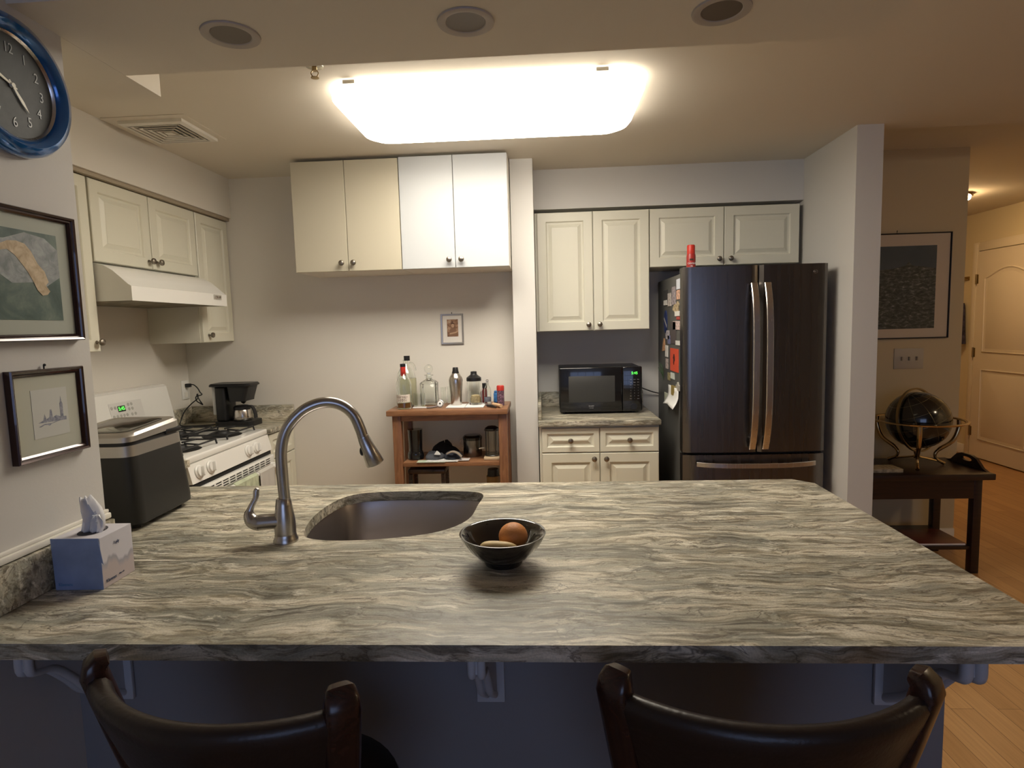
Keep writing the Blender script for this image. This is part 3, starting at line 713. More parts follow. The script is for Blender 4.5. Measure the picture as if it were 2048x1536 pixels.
# ================================================================ wooden bar cart
CXA, CXB, CYA, CYB = .215, .885, 2.235, 2.575
ZT = 1.008
t = thing('bar_table', 'reddish brown wooden bar table with an open shelf against the back wall', 'table', (.55, 2.4, 0))
MB().box(CXA, CXB, CYA, CYB, ZT-.030, ZT, .004).build('tabletop', CARTW, t)
for x in (.243, .832):
    for y in (2.255, 2.510):
        MB().box(x, x+.048, y, y+.045, 0, ZT-.031, .003).build('leg', CARTV, t)
MB().box(.292, .831, 2.262, 2.280, ZT-.062, ZT-.031).build('front_apron', CARTW, t)
MB().box(.292, .831, 2.53, 2.545, ZT-.062, ZT-.031).build('rear_apron', CARTW, t)
for x in (.256, .848): MB().box(x, x+.018, 2.301, 2.509, ZT-.062, ZT-.031).build('side_apron', CARTW, t)
MB().box(.2925, .8305, 2.258, 2.55, .690, .713, .002).build('shelf', CARTW, t)
MB().box(.2925, .8305, 2.258, 2.55, .25, .273, .002).build('shelf', CARTW, t)
def lay(o, label, cat, g=None): return tag(o, label, cat, g)
def glass_lathe(name, outer, th, pos, label, cat, m=GLASS, seg=28, z=ZT+.001, base=.006, parent=None, group=None):
    inner = [(max(r-th, .0002), max(zz, base)) for r, zz in reversed(outer) if zz >= 0]
    prof = [(.0001, 0)]+outer+inner+[(.0001, base)]
    o = MB().lathe(prof, (pos[0], pos[1], z), seg).build(name, m, parent)
    if label: tag(o, label, cat, group)
    return o
# whiskey bottle
t = thing('whiskey_bottle', 'nearly empty whiskey bottle with red neck band and 101 label, leftmost on the bar table', 'bottle', (.298, 2.33, ZT+.001))
glass_lathe('glass_body', [(.040, 0), (.0425, .004), (.0425, .130), (.040, .150), (.028, .178), (.016, .195), (.0135, .205), (.0135, .245)], .0025, (.298, 2.33), None, None, parent=t)
MB().lathe([(.0001, .007), (.0392, .007), (.0392, .034), (.0001, .034)], (.298, 2.33, ZT+.001), 28).build('whiskey', mat('whiskey_liquid', (.50, .20, .03), .05, trans=.8, ior=1.33), t)
MB().lathe([(.0142, .185), (.0146, .186), (.0146, .235), (.0142, .236)], (.298, 2.33, ZT+.001), 20).build('neck_band', RED, t)
MB().lathe([(.0001, .236), (.0155, .236), (.0155, .252), (.0001, .252)], (.298, 2.33, ZT+.001), 20).build('cap', BLACK, t)
b = MB(); lab = [[(.298+.0432*math.sin(a), 2.33-.0432*math.cos(a), ZT+zz) for a in [(-1.05+2.1*i/12) for i in range(13)]] for zz in (.040, .083)]
b.loft(lab, cap=False, closed=False); lo = b.build('paper_label', mat('label_cream', (.66, .60, .52), .7), t)
text('WILD TURKEY', .0115, F_front(.298, 2.2863, ZT+.070), mat('label_ink', (.10, .03, .02), .6), lo, font_scale=(.85, 1))
text('-101-', .021, F_front(.298, 2.2863, ZT+.052), bpy.data.materials['label_ink'], lo)
# big bottle behind
t = thing('spirit_bottle', 'large clear handled bottle with pale yellow spirit and black cap, behind the whiskey bottle', 'bottle', (.288, 2.47, ZT+.001))
glass_lathe('glass_body', [(.050, 0), (.054, .005), (.054, .165), (.050, .185), (.034, .215), (.018, .240), (.0145, .250), (.0145, .268)], .0025, (.281, 2.47), None, None, parent=t)
MB().lathe([(.0001, .008), (.0505, .008), (.0505, .160), (.0001, .160)], (.290, 2.47, ZT+.001), 28).build('spirit', mat('pale_liquid', (.90, .88, .68), .03, trans=.95, ior=1.33), t)
MB().lathe([(.0001, .262), (.0175, .262), (.0175, .290), (.0001, .290)], (.290, 2.47, ZT+.001), 22).build('cap', BLACK, t)
MB().tube(spline([(.307, 2.465, ZT+.250), (.325, 2.462, ZT+.245), (.337, 2.46, ZT+.225), (.340, 2.46, ZT+.205)], 4), .005, 8).build('handle', GLASS, t)
# decanter
t = thing('decanter', 'square clear glass decanter with round ball stopper', 'decanter', (.413, 2.48, ZT+.001))
def sq(a, z, r): return [(px, py, pz) for px, py, pz in rr(a, a, r, ZT+.001+z, .413, 2.48, 4)]
MB().loft([sq(.044, 0, .006), sq(.048, .004, .008), sq(.048, .128, .008), sq(.036, .140, .012), sq(.0185, .150, .0184), sq(.0165, .158, .0164), sq(.0165, .170, .0164), sq(.026, .172, .0259), sq(.026, .176, .0259), sq(.013, .176, .0129), sq(.013, .150, .0129), sq(.032, .136, .012), sq(.041, .124, .008), sq(.041, .014, .008)]).build('glass_body', GLASS, t)
MB().lathe([(.0001, .160), (.0105, .160), (.0125, .178), (.0125, .182), (.006, .186)]+[(.0255*math.sin(PI*i/12), .2105-.0255*math.cos(PI*i/12)) for i in range(1, 13)], (.413, 2.48, ZT+.001), 24).build('stopper', GLASS, t)
# low glasses
def tumbler(x, y, r, h, label, thk=.0025, base=.012): return glass_lathe('tumbler', [(r*.93, 0), (r*.97, .003), (r, h*.5), (r, h)], thk, (x, y), label, 'glass', base=base, group='clear tumblers on the bar table')
tumbler(.372, 2.385, .034, .078, 'short clear tumbler in front of the square decanter')
tumbler(.487, 2.535, .0155, .095, 'slim patterned highball glass behind the strainer, left one of two', .0018, .006)
tumbler(.522, 2.545, .0155, .098, 'slim patterned highball glass beside the steel shaker, right one of two', .0018, .006)
# coasters / trays
def tray(x0, x1, y0, y1, label):
    o = MB().box(x0, x1, y0, y1, ZT+.0008, ZT+.0065, .001).build('coaster', PAPERW, None); tag(o, label, 'coaster', 'white square coasters'); return o
tray(.345, .445, 2.325, 2.345, 'thin white coaster edge in front of the short tumbler')
tray(.537, .640, 2.30, 2.45, 'white square coaster under the steel cocktail shaker')
tray(.643, .748, 2.30, 2.47, 'white square coaster under the tumbler of wooden picks')
# steel shaker
t = thing('cocktail_shaker', 'brushed steel cocktail shaker with black cap', 'cocktail shaker', (.583, 2.40, ZT+.007))
MB().lathe([(.0001, 0), (.030, 0), (.031, .004), (.034, .07), (.0385, .12), (.0392, .145), (.036, .158), (.024, .178), (.0205, .182), (.0001, .182)], (.583, 2.40, ZT+.007), 32).build('steel_body', STEEL_H, t)
MB().lathe([(.0001, .180), (.0215, .180), (.017, .196), (.0155, .212), (.0135, .215), (.0001, .215)], (.583, 2.40, ZT+.007), 24).build('cap', BLACK, t)
# glass shaker
t = thing('cocktail_shaker', 'clear glass cocktail shaker with wide black lid', 'cocktail shaker', (.672, 2.525, ZT+.001))
glass_lathe('glass_body', [(.036, 0), (.038, .004), (.041, .07), (.042, .135)], .0025, (.672, 2.525), None, None, parent=t)
MB().lathe([(.0001, .130), (.043, .130), (.0445, .136), (.0435, .150), (.022, .166), (.019, .170), (.018, .186), (.0001, .188)], (.672, 2.525, ZT+.001), 28).build('lid', BLACK, t)
# tumbler of picks
tumbler(.694, 2.40, .0365, .074, 'tumbler with pale wooden contents on the right coaster').location.z += .006
o = MB().lathe([(.0001, 0), (.030, 0), (.031, .018), (.022, .040), (.0001, .044)], (.694, 2.40, ZT+.0205), 18).build('cork_pile', mat('cork', (.48, .38, .22), .9, var=.3, scale=120), None); tag(o, 'pale brown corks piled inside the tumbler on the right coaster', 'cork')
# small swing bottle
t = thing('small_bottle', 'small empty clear bottle with looped stopper, between coasters and red can', 'bottle', (.762, 2.41, ZT+.001))
glass_lathe('glass_body', [(.0195, 0), (.020, .003), (.020, .085), (.016, .100), (.008, .115), (.0075, .130)], .0018, (.762, 2.41), None, None, parent=t)
MB().tube(arc((.762, 2.41, ZT+.140), .0065, 0, 2*PI*23/24, 23), .0018, 6, closed=True).build('wire_stopper', STEEL_H, t)
MB().lathe([(.0202, .020), (.0206, .021), (.0206, .045), (.0202, .046)], (.762, 2.41, ZT+.001), 20).build('printed_band', mat('grey_print', (.12, .13, .16), .6), t)
# dark red bottle
t = thing('bitters_bottle', 'small dark red capped bottle behind the looped-stopper bottle', 'bottle', (.736, 2.50, ZT+.001))
MB().lathe([(.0001, 0), (.015, 0), (.015, .07), (.010, .088), (.0001, .088)], (.736, 2.50, ZT+.001), 18).build('bottle_body', mat('dark_red', (.10, .012, .012), .3), t)
MB().lathe([(.0001, .088), (.0125, .088), (.013, .118), (.0001, .118)], (.736, 2.50, ZT+.001), 18).build('cap', BLACK, t)
# blue packet
o = MB().box(.787, .812, 2.51, 2.54, ZT+.001, ZT+.058, .005).box(.79, .809, 2.513, 2.537, ZT+.058, ZT+.070, .003).build('blue_carton', mat('blue_pack', (.03, .14, .36), .5, var=.5, scale=60), None); tag(o, 'small blue packet left of the red-lidded tin', 'packet')
# red lid can
t = thing('spice_tin', 'patterned tin with red lid at the right end of the bar table', 'tin', (.838, 2.39, ZT+.001))
MB().lathe([(.0001, 0), (.0205, 0), (.0205, .085), (.0001, .085)], (.838, 2.39, ZT+.001), 22).build('tin_body', mat('tin_print', (.16, .09, .13), .4, var=.9, scale=90), t)
MB().lathe([(.0001, .085), (.0212, .085), (.0212, .108), (.018, .113), (.0001, .113)], (.838, 2.39, ZT+.001), 22).build('lid', RED, t)
# strainer
t = thing('cocktail_strainer', 'round steel cocktail strainer propped up in front of the highball glasses', 'strainer', (.495, 2.33, ZT+.001))
MS = frame((.500, 2.333, ZT+.024), (1, 0, 0), (0, .25, .97), (0, -.97, .25))
MB(MS).tube([(.018*math.cos(2*PI*i/24), .018*math.sin(2*PI*i/24), 0) for i in range(24)], .0035, 8, closed=True).build('coil_ring', STEEL, t)
MB(MS).lathe([(.0001, 0), (.015, 0), (.015, .002), (.008, .003), (.0001, .003)], seg=20).build('disc', PAPERW, t)
MB(MS).lathe([(.0001, .003), (.005, .003), (.005, .005), (.0001, .005)], seg=14).build('hub', DARKG, t)
MB().tube([(.485, 2.325, ZT+.010), (.455, 2.31, ZT+.007), (.43, 2.30, ZT+.007)], .005, 8).build('handle', mat('dark_steel', (.09, .08, .08), .35, metal=1.), t)
# cork muddler and black opener
o = MB().tube([(.800, 2.345, ZT+.012), (.848, 2.275, ZT+.012)], .0105, 14).build('muddler', mat('pale_wood', (.58, .38, .22), .6), None); tag(o, 'short pale wooden muddler lying at the right front of the bar table', 'muddler')
o = MB().tube([(.765, 2.335, ZT+.008), (.795, 2.30, ZT+.009), (.822, 2.262, ZT+.006)], [.006, .0075, .004], 10).build('bottle_opener', BLACK, None); tag(o, 'black bottle opener lying beside the wooden muddler', 'opener')
# shelf things
ZS = .714
t = thing('coffee_grinder', 'black upright coffee grinder at the left of the bar table shelf', 'grinder', (.345, 2.36, ZS))
MB().lathe([(.0001, 0), (.045, 0), (.046, .03), (.040, .045), (.0001, .045)], (.345, 2.36, ZS), 24).build('grinder_base', BLACKG, t)
MB().lathe([(.0001, .045), (.038, .045), (.041, .15), (.042, .170), (.0001, .171)], (.345, 2.36, ZS), 24).build('grinder_cup', BLACKG, t)
def cloth_lump(name, cx, cy, rx, ry, z, h, m, label, seed, cat='cloth', group=None):
    rnd = random.Random(seed); b = MB(); n = 26; rings = []
    ph = [rnd.uniform(0, 6.28) for _ in range(4)]
    for k, (s_, zz) in enumerate(((1, 0), (1.03, .18), (.96, .5), (.75, .82), (.42, .97), (.05, 1.0))):
        rings.append([(cx+rx*s_*math.cos(a)*(1+.13*math.sin(3*a+ph[0]+k*.5)+.06*math.sin(7*a+ph[1]+k)), cy+ry*s_*math.sin(a)*(1+.08*math.sin(4*a+ph[2])), z+h*zz*(1+.28*math.sin(2*a+ph[3]+k*.4)+.12*math.sin(5*a+ph[0]))*(1 if zz else 0)) for a in [2*PI*i/n for i in range(n)]])
    b.loft(rings); o = b.build(name, m, None, smooth=60); tag(o, label, cat, group); return o
GC = 'folded cloths on the bar table shelf'
DK = mat('navy_cloth', (.035, .04, .055), .9, bump=.4, scale=90); DK2 = mat('slate_cloth', (.075, .08, .095), .9, bump=.4, scale=90); BKc = mat('black_cloth', (.012, .01, .012), .9)
cloth_lump('folded_cloth', .455, 2.335, .052, .042, ZS+.0065, .032, DK2, 'slate blue folded cloth on the bar table shelf beside the grinder', 1, group=GC)
cloth_lump('folded_cloth', .560, 2.335, .050, .042, ZS+.0065, .030, DK, 'navy folded cloth on the bar table shelf, between the slate cloth and the canister', 2, group=GC)
cloth_lump('folded_cloth', .500, 2.435, .085, .045, ZS+.001, .066, BKc, 'black folded cloth at the back of the bar table shelf', 3, group=GC)
o = MB().bar(spline([(.535, 2.29, ZS+.040), (.565, 2.29, ZS+.052), (.595, 2.29, ZS+.044), (.618, 2.29, ZS+.022)], 4), .03, .006, (0, 1, 0)).build('beige_cloth_band', mat('taupe_cloth', (.30, .25, .20), .9), None); tag(o, 'curved beige band of fabric lying over the navy cloth', 'cloth')
o = MB().prism([(.462, ZS+.036), (.496, ZS+.034), (.486, ZS+.048), (.475, ZS+.054)], 2.29, 2.31, 'y').build('white_card', PAPERW, None); tag(o, 'small white triangular card tucked in the slate cloth', 'card')
for i, (x0, x1, y0, y1, z0, c, lb) in enumerate(((.37, .53, 2.252, 2.31, 0, (.45, .52, .40), 'pale green leaflet at the front edge of the bar table shelf'), (.42, .60, 2.256, 2.36, .002, (.62, .62, .60), 'white leaflet under the folded cloths'), (.585, .66, 2.27, 2.33, .004, (.55, .50, .48), 'white printed card in front of the canister'))):
    o = MB().box(x0, x1, y0, y1, ZS+z0+.0002, ZS+z0+.0018).build('leaflet', mat('leaflet_%d' % i, c, .7, var=.15, scale=60), None); tag(o, lb, 'leaflet', 'papers on the bar table shelf')
t = thing('canister', 'steel canister with dark lid and wire clasp on the bar table shelf', 'canister', (.665, 2.42, ZS))
MB().lathe([(.0001, 0), (.052, 0), (.054, .005), (.054, .095), (.0001, .095)], (.665, 2.42, ZS), 30).build('canister_body', brushed('dark_canister', (.22, .21, .20), .25), t)
MB().lathe([(.0001, .096), (.056, .096), (.057, .110), (.045, .122), (.0001, .124)], (.665, 2.42, ZS), 30).build('canister_lid', BLACKG, t)
MB().tube(spline([(.611, 2.40, ZS+.105), (.600, 2.395, ZS+.095), (.598, 2.395, ZS+.07), (.609, 2.40, ZS+.055)], 4), .0018, 6).build('wire_clasp', STEEL_H, t)
t = thing('french_press', 'glass french press with dark frame at the right of the bar table shelf', 'french press', (.785, 2.35, ZS+.016))
o2 = glass_lathe('glass_cylinder', [(.036, .01), (.038, .012), (.038, .145)], .002, (.785, 2.35), None, None, z=ZS+.016, parent=t)
b = MB(); 
for zz in (.004, .146): b.tube([(.785+.040*math.cos(a), 2.35+.040*math.sin(a), ZS+.016+zz) for a in [2*PI*i/24 for i in range(24)]], .0035, 6, closed=True)
for a in (.6, 2.2, 3.8, 5.3): b.tube([(.785+.041*math.cos(a), 2.35+.041*math.sin(a), ZS+.018), (.785+.041*math.cos(a), 2.35+.041*math.sin(a), ZS+.16)], .003, 6)
b.build('wire_frame', mat('press_frame', (.10, .10, .10), .3, metal=1.), t)
MB().lathe([(.0001, .148), (.040, .148), (.040, .156), (.022, .168), (.0001, .170)], (.785, 2.35, ZS+.016), 24).build('lid', BLACKG, t)
MB().bar([(.745, 2.345, ZS+.06), (.712, 2.335, ZS+.058)], .010, .008, (0, 1, 0)).build('handle', STEEL_H, t)
o = MB().box(.742, .829, 2.29, 2.40, ZS+.0005, ZS+.0145, .002).build('wooden_box', mat('pale_box', (.55, .42, .28), .6), None); tag(o, 'flat pale wooden box under the french press', 'box')
ZL = .274
t = thing('step_stool', 'dark wooden stool stored under the bar table shelf', 'stool', (.41, 2.39, ZL))
MB().box(.305, .52, 2.30, 2.46, .635, .665, .01).build('seat', DWOOD, t)
for x in (.31, .495):
    for y in (2.305, 2.44): MB().box(x, x+.02, y, y+.02, ZL, .634).build('leg', DWOOD, t)
t = thing('storage_jar', 'tan jar with dark lid under the bar table shelf at right', 'jar', (.79, 2.36, ZL))
MB().lathe([(.0001, 0), (.038, 0), (.038, .335), (.0001, .335)], (.785, 2.36, ZL), 22).build('jar_body', mat('tan_jar', (.24, .15, .06), .5), t)
MB().lathe([(.0001, .336), (.034, .336), (.030, .375), (.0001, .377)], (.785, 2.36, ZL), 22).build('lid', BLACK, t)

# ================================================================ small photo on the back wall
def picture(name, label, M, w_, h_, fw_, fd, mf, matcol, art_rect, art_mat, cat='picture', frame_prof=None, nail=None):
    t = thing(name, label, cat, tuple(M @ Vector((w_/2, 0, 0))))
    b = MB(M)
    prof = frame_prof or [(0, 0), (0, fd), (.002, fd+.002), (fw_-.003, fd+.001), (fw_, fd-.004), (fw_, 0.001)]
    pts = []
    for ins, z in prof: pts += [(ins, ins, z), (w_-ins, ins, z), (w_-ins, h_-ins, z), (ins, h_-ins, z)]
    f = []
    for k in range(len(prof)-1):
        for i in range(4): j = (i+1) % 4; f.append((k*4+i, k*4+j, (k+1)*4+j, (k+1)*4+i))
    b._add(pts, f); b.build('frame', mf, t, smooth=20)
    zz = fd*.45
    mt = MB(M).box(fw_, w_-fw_, fw_, h_-fw_, .0015, zz).build('mount', mat(name+'_mount', matcol, .8), t, smooth=0)
    ar = MB(M).box(art_rect[0], art_rect[1], art_rect[2], art_rect[3], zz, zz+.0006).build('print', art_mat, mt, smooth=0)
    if nail: MB(M).tube([(w_/2, h_-.01, .004), (w_/2, h_+nail, .004)], .0015, 6).sphere(tuple((w_/2, h_+nail, .006)), .003, 8, 6).build('nail', DARKG, t)
    return t, mt, ar, zz
def noisemat(name, stops, sc=(1, 1, 1), s=8., rough=.6, det=5, dist=.6):
    m, tt, bs = nm(name); tc = tt.nodes.new('ShaderNodeTexCoord').outputs['Object']
    n = noise(tt, mapping(tt, tc, sc), s, det, .6, dist); c = ramp(tt, stops); tt.links.new(n.outputs['Fac'], c.inputs['Fac'])
    tt.links.new(c.outputs['Color'], bs.inputs['Base Color']); bs.inputs['Roughness'].default_value = rough; return m
M = F_front(.474, 2.6115, 1.357)
t, mt, ar, zz = picture('framed_photo', 'small silver-framed sepia portrait of a seated person on the back wall', M, .136, .181, .011, .010, STEEL, (.66, .63, .58), (.037, .104, .045, .148), noisemat('sepia', [(.3, (.06, .025, .012)), (.5, (.25, .13, .07)), (.7, (.50, .36, .25))], s=40), nail=.006)
SEP = mat('sepia_light', (.42, .27, .17), .7); SEPD = mat('sepia_dark', (.07, .03, .018), .7)
def flat(M, poly, z0, z1, name, m, parent, label=None): return MB(M).prism(poly, z0, z1, 'z').build(name, m, parent, smooth=0, label=label)
z1 = zz+.0006
flat(M, [(.050, .047), (.094, .047), (.096, .066), (.086, .092), (.076, .098), (.064, .096), (.052, .085), (.048, .065)], z1, z1+.0003, 'figure_body', mat('sepia_shirt', (.20, .11, .065), .7), ar)
flat(M, [(.071+.009*math.cos(2*PI*i/14), .112+.013*math.sin(2*PI*i/14)) for i in range(14)], z1, z1+.0004, 'figure_head', SEP, ar)
flat(M, [(.061, .114), (.062, .125), (.071, .130), (.080, .125), (.081, .114), (.077, .121), (.066, .121)], z1+.0004, z1+.0006, 'figure_hair', SEPD, ar)
flat(M, [(.052, .058), (.092, .066), (.103, .078), (.103, .083), (.088, .074), (.052, .066)], z1+.0004, z1+.0007, 'figure_arm', SEP, ar)

# ================================================================ pictures and clock on the left wall
FRW = mat('frame_bronze', (.035, .014, .012), .22, metal=.4, coat=.6)
FRW2 = wood('frame_edge', (.03, .015, .01), (.14, .09, .05), rough=.25)
fprof = [(0, 0), (0, .016), (.002, .019), (.006, .017), (.008, .014), (.011, .014), (.0145, .010), (.0145, .001)]
M = F_right(.0005, .118, 1.447)
t, mt, ar, zz = picture('framed_painting', 'dark-framed painting of a tan cat on grey rocks, on the left wall under the clock', M, .268, .277, .0145, .014, FRW, (.40, .42, .36), (.052, .222, .045, .232), noisemat('pond_green', [(.3, (.02, .05, .04)), (.5, (.06, .10, .08)), (.72, (.16, .20, .16))], (1, 1, 1), 14), frame_prof=fprof)
z1 = zz+.0006
ROCK = noisemat('painted_rock', [(.3, (.12, .14, .14)), (.7, (.34, .36, .36))], s=40)
flat(M, [(.052, .150), (.10, .120), (.15, .125), (.185, .118), (.222, .14), (.222, .20), (.19, .222), (.14, .228), (.09, .21), (.052, .205)], z1, z1+.0004, 'painted_rocks', ROCK, ar)
flat(M, [(.062, .186), (.080, .198), (.098, .206), (.118, .208), (.138, .204), (.152, .190), (.166, .165), (.182, .150), (.190, .128), (.182, .120), (.192, .108), (.184, .100), (.172, .098), (.160, .108), (.152, .125), (.140, .145), (.128, .160), (.112, .178), (.095, .188), (.076, .184), (.066, .178)], z1+.0004, z1+.0009, 'painted_cat', noisemat('cat_tan', [(.3, (.34, .24, .13)), (.7, (.62, .50, .33))], s=60), ar)
M = F_right(.0005, .181, 1.193)
fprof2 = [(0, 0), (0, .014), (.002, .017), (.006, .015), (.008, .012), (.010, .012), (.0145, .008), (.0145, .001)]
t, mt, ar, zz = picture('framed_sketch', 'dark-framed ink sketch of a clock tower and river bridge, lower picture on the left wall', M, .192, .194, .0145, .014, FRW, (.46, .46, .38), (.052, .146, .045, .150), mat('sketch_paper', (.52, .52, .48), .8), frame_prof=fprof2, nail=.008)
z1 = zz+.0006; SK = noisemat('sketch_ink', [(.35, (.14, .15, .20)), (.7, (.36, .36, .40))], s=150)
flat(M, [(.124, .082), (.124, .114), (.126, .118), (.128, .130), (.130, .118), (.132, .114), (.132, .082)], z1, z1+.0003, 'sketch_tower', SK, ar)
flat(M, [(.064, .078), (.078, .083), (.082, .096), (.086, .084), (.094, .088), (.097, .104), (.101, .104), (.103, .086), (.112, .090), (.122, .086), (.140, .084), (.140, .076), (.10, .077)], z1, z1+.0002, 'sketch_skyline', SK, ar)
flat(M, [(.064, .070), (.080, .075), (.098, .074), (.120, .078), (.120, .0765), (.098, .0725), (.093, .069), (.088, .0715), (.080, .0725), (.070, .069)], z1, z1+.0002, 'sketch_bridge', SK, ar)

MCk = F_right(.002, .258, 1.970) @ Matrix.Diagonal((.935, .935, .935, 1))
t = thing('wall_clock', 'round wall clock with glossy blue rim and dark face on the left wall', 'clock', (.002, .262, 1.82))
MB(MCk).lathe([(.0001, 0), (.12, 0), (.12, .012), (.0001, .012)], seg=48).build('dial', noisemat('clock_face', [(.3, (.02, .024, .026)), (.7, (.06, .066, .066))], s=12), t)
MB(MCk).lathe([(.112, .010), (.112, .020), (.118, .030), (.130, .036), (.142, .032), (.150, .020), (.151, .008), (.146, 0), (.112, 0), (.112, .010)], seg=64, cap=False).build('rim', BLUEF, t)
MB(MCk).lathe([(.108, .0125), (.110, .016), (.1125, .019)], seg=64, cap=False).build('inner_bezel', STEEL_H, t)
SIL = mat('clock_silver', (.30, .31, .30), .4)
for i in range(1, 13):
    a = PI/2-i*PI/6; text(str(i), .031, MCk @ Matrix.Translation((.078*math.cos(a), .078*math.sin(a), .0127)), SIL, t, 'numeral', font_scale=(.8, 1))
HANDM = mat('clock_hand', (.72, .68, .55), .4)
for L_, a, wd, nme in ((.062, math.radians(-52), .004, 'hour_hand'), (.075, math.radians(158), .0035, 'minute_hand')):
    MB(MCk @ Matrix.Translation((0, 0, .0145)) @ Matrix.Rotation(a, 4, 'Z')).prism([(-.012, -wd*.4), (-.012, wd*.4), (L_*.6, wd), (L_, 0), (L_*.6, -wd)], 0, .001, 'z').build(nme, HANDM, t, smooth=0)
MB(MCk).lathe([(.0001, .012), (.005, .012), (.005, .018), (.0001, .018)], seg=16).build('hub', HANDM, t)

# ================================================================ refrigerator
FX0, FX1, FY = 1.825, 2.566, 2.222
t = thing('refrigerator', 'stainless steel french-door refrigerator with bottom freezer drawer and magnets on its side', 'refrigerator', (2.19, 2.6, 0))
MB().box(FX0+.006, FX1-.006, 2.315, 2.955, .03, 1.712, .006).build('cabinet_body', GREYS, t)
def bowed(x0, x1, z0, z1, dep=.018, bulge_to=None):
    """door slab whose front bows gently outwards and rounds at the ends"""
    b = MB(); n = 18; cx0, cx1 = FX0, FX1; poly = []
    for i in range(n+1):
        x = x0+(x1-x0)*i/n; s_ = (x-cx0)/(cx1-cx0)*2-1
        y = FY+.012*s_*s_; e = min(x-x0, x1-x)
        if e < .012: y += (.012-e)**2/.012*1.0
        poly.append((x, y))
    poly += [(x1, 2.308), (x0, 2.308)]
    b.prism(poly, z0, z1, 'z'); return b
XM = 2.211
dl = bowed(FX0, XM-.003, .752, 1.735).build('left_door', STEEL_F, t, smooth=30)
drr = bowed(XM+.003, FX1, .752, 1.735).build('right_door', STEEL_F, t, smooth=30)
fz = bowed(FX0, FX1, .10, .738).build('freezer_drawer', STEEL_F, t, smooth=30)
MB().box(FX0+.01, FX1-.01, 2.255, 2.306, .739, .751).build('door_gap', DARKG, t)
MB().box(XM-.0028, XM+.0028, 2.25, 2.306, .753, 1.73).build('door_gap', DARKG, t)
MB().box(FX0+.01, FX1-.01, 2.26, 2.312, .03, .098).build('kick_plate', DARKG, t)
for x in (FX0+.012, FX1-.062): MB().box(x, x+.05, 2.30, 2.37, 1.713, 1.742, .004).build('hinge_cover', mat('hinge_grey', (.30, .30, .29), .4) if 'hinge_grey' not in bpy.data.materials else bpy.data.materials['hinge_grey'], t)
for sgn, par in ((-1, dl), (1, drr)):
    xc = XM+sgn*.034
    pts = []; N = 18
    for i in range(N+1):
        s_ = i/N*2-1; z = 1.208+s_*.432
        pts.append((xc, FY-.012-.056*(1-s_**4 * .85)+.0, z))
    MB().bar(pts, .034, .018, (1, 0, 0)).build('handle', STEEL_H, par)
    b = MB()
    for z in (.83, 1.59): b.tube([(xc, FY+.004, z), (xc, FY-.040, z)], .009, 10)
    b.build('handle_post', STEEL_H, par)
pts = [(FX0+.065+(FX1-FX0-.13)*i/20, FY-.016-.034*(1-(i/10-1)**4*.85), .695-.006*(1-(i/10-1)**2)) for i in range(21)]
MB().bar(pts, .026, .015, (0, 0, 1)).build('handle', STEEL_H, fz)
MB().tube([(FX0+.09, FY+.004, .69), (FX0+.09, FY-.03, .69)], .008).tube([(FX1-.09, FY+.004, .69), (FX1-.09, FY-.03, .69)], .008).build('handle_post', STEEL_H, fz)
ML = F_front(2.497, FY+.0075, 1.693)
b = MB(ML); b.tube([(.0095*math.cos(2*PI*i/20), .0095*math.sin(2*PI*i/20), .001) for i in range(20)], .0008, 6, closed=True)
b.tube([(-.003, .004, .001), (-.003, -.004, .001), (.004, -.004, .001)], .0007, 6)
em = b.build('logo_ring', STEEL_H, drr)
text('G', .009, ML @ Matrix.Translation((.002, .002, .001)), STEEL_H, drr, 'logo_letter')

# things on the fridge side
XS = FX0+.0055
def on_side(name, y0, y1, z0, z1, col, label, cat='magnet', th=.004, var=0., poly=None, parent_parts=None, group='magnets on the fridge side'):
    M = F_left(XS, y1, 0); b = MB(M)
    if poly: b.prism([((u)*(y1-y0), z0+v*(z1-z0)) for u, v in poly], .0004, th, 'z')
    else: b.box(0, y1-y0, z0, z1, .0004, th, .001)
    o = b.build(name, mat('mag_%s_%d' % (name, int(z0*1000)), col, .5, var=var, scale=70), None, smooth=0); tag(o, label, cat, group); return o
on_side('magnet_card', 2.322, 2.405, 1.63, 1.686, (.62, .66, .74), 'pale blue printed card at the very top of the fridge side')
on_side('magnet', 2.322, 2.405, 1.575, 1.626, (.60, .36, .26), 'orange and white magnet just below the pale blue card on the fridge side', var=.6)
on_side('photo_magnet', 2.645, 2.76, 1.562, 1.645, (.05, .05, .05), 'dark photo magnet, farthest back in the top row on the fridge side')
on_side('photo_magnet_corner', 2.655, 2.75, 1.556, 1.585, (.62, .60, .56), 'white tab below the dark photo magnet on the fridge side', th=.006)
on_side('photo_magnet', 2.548, 2.64, 1.545, 1.622, (.42, .38, .36), 'beige photo magnet in the top row on the fridge side', var=.5)
on_side('photo_magnet', 2.43, 2.525, 1.55, 1.652, (.30, .26, .28), 'tall lilac grey photo magnet in the top row on the fridge side', var=.7)
on_side('magnet', 2.345, 2.51, 1.505, 1.568, (.42, .33, .20), 'tan cutout magnet with white tag in the second row on the fridge side', var=.7, poly=[(0, .3), (.3, .8), (.6, .75), (.8, 1), (1, .7), (.9, .1), (.4, 0)])
on_side('magnet_tag', 2.335, 2.44, 1.485, 1.512, (.68, .67, .64), 'small white tag under the tan cutout magnet', th=.006)
o = on_side('oval_magnet', 2.65, 2.76, 1.385, 1.525, (.015, .03, .12), 'navy blue oval magnet with a grey stripe on the fridge side', poly=[(.5+.42*math.cos(2*PI*i/18), .5+.5*math.sin(2*PI*i/18)) for i in range(18)])
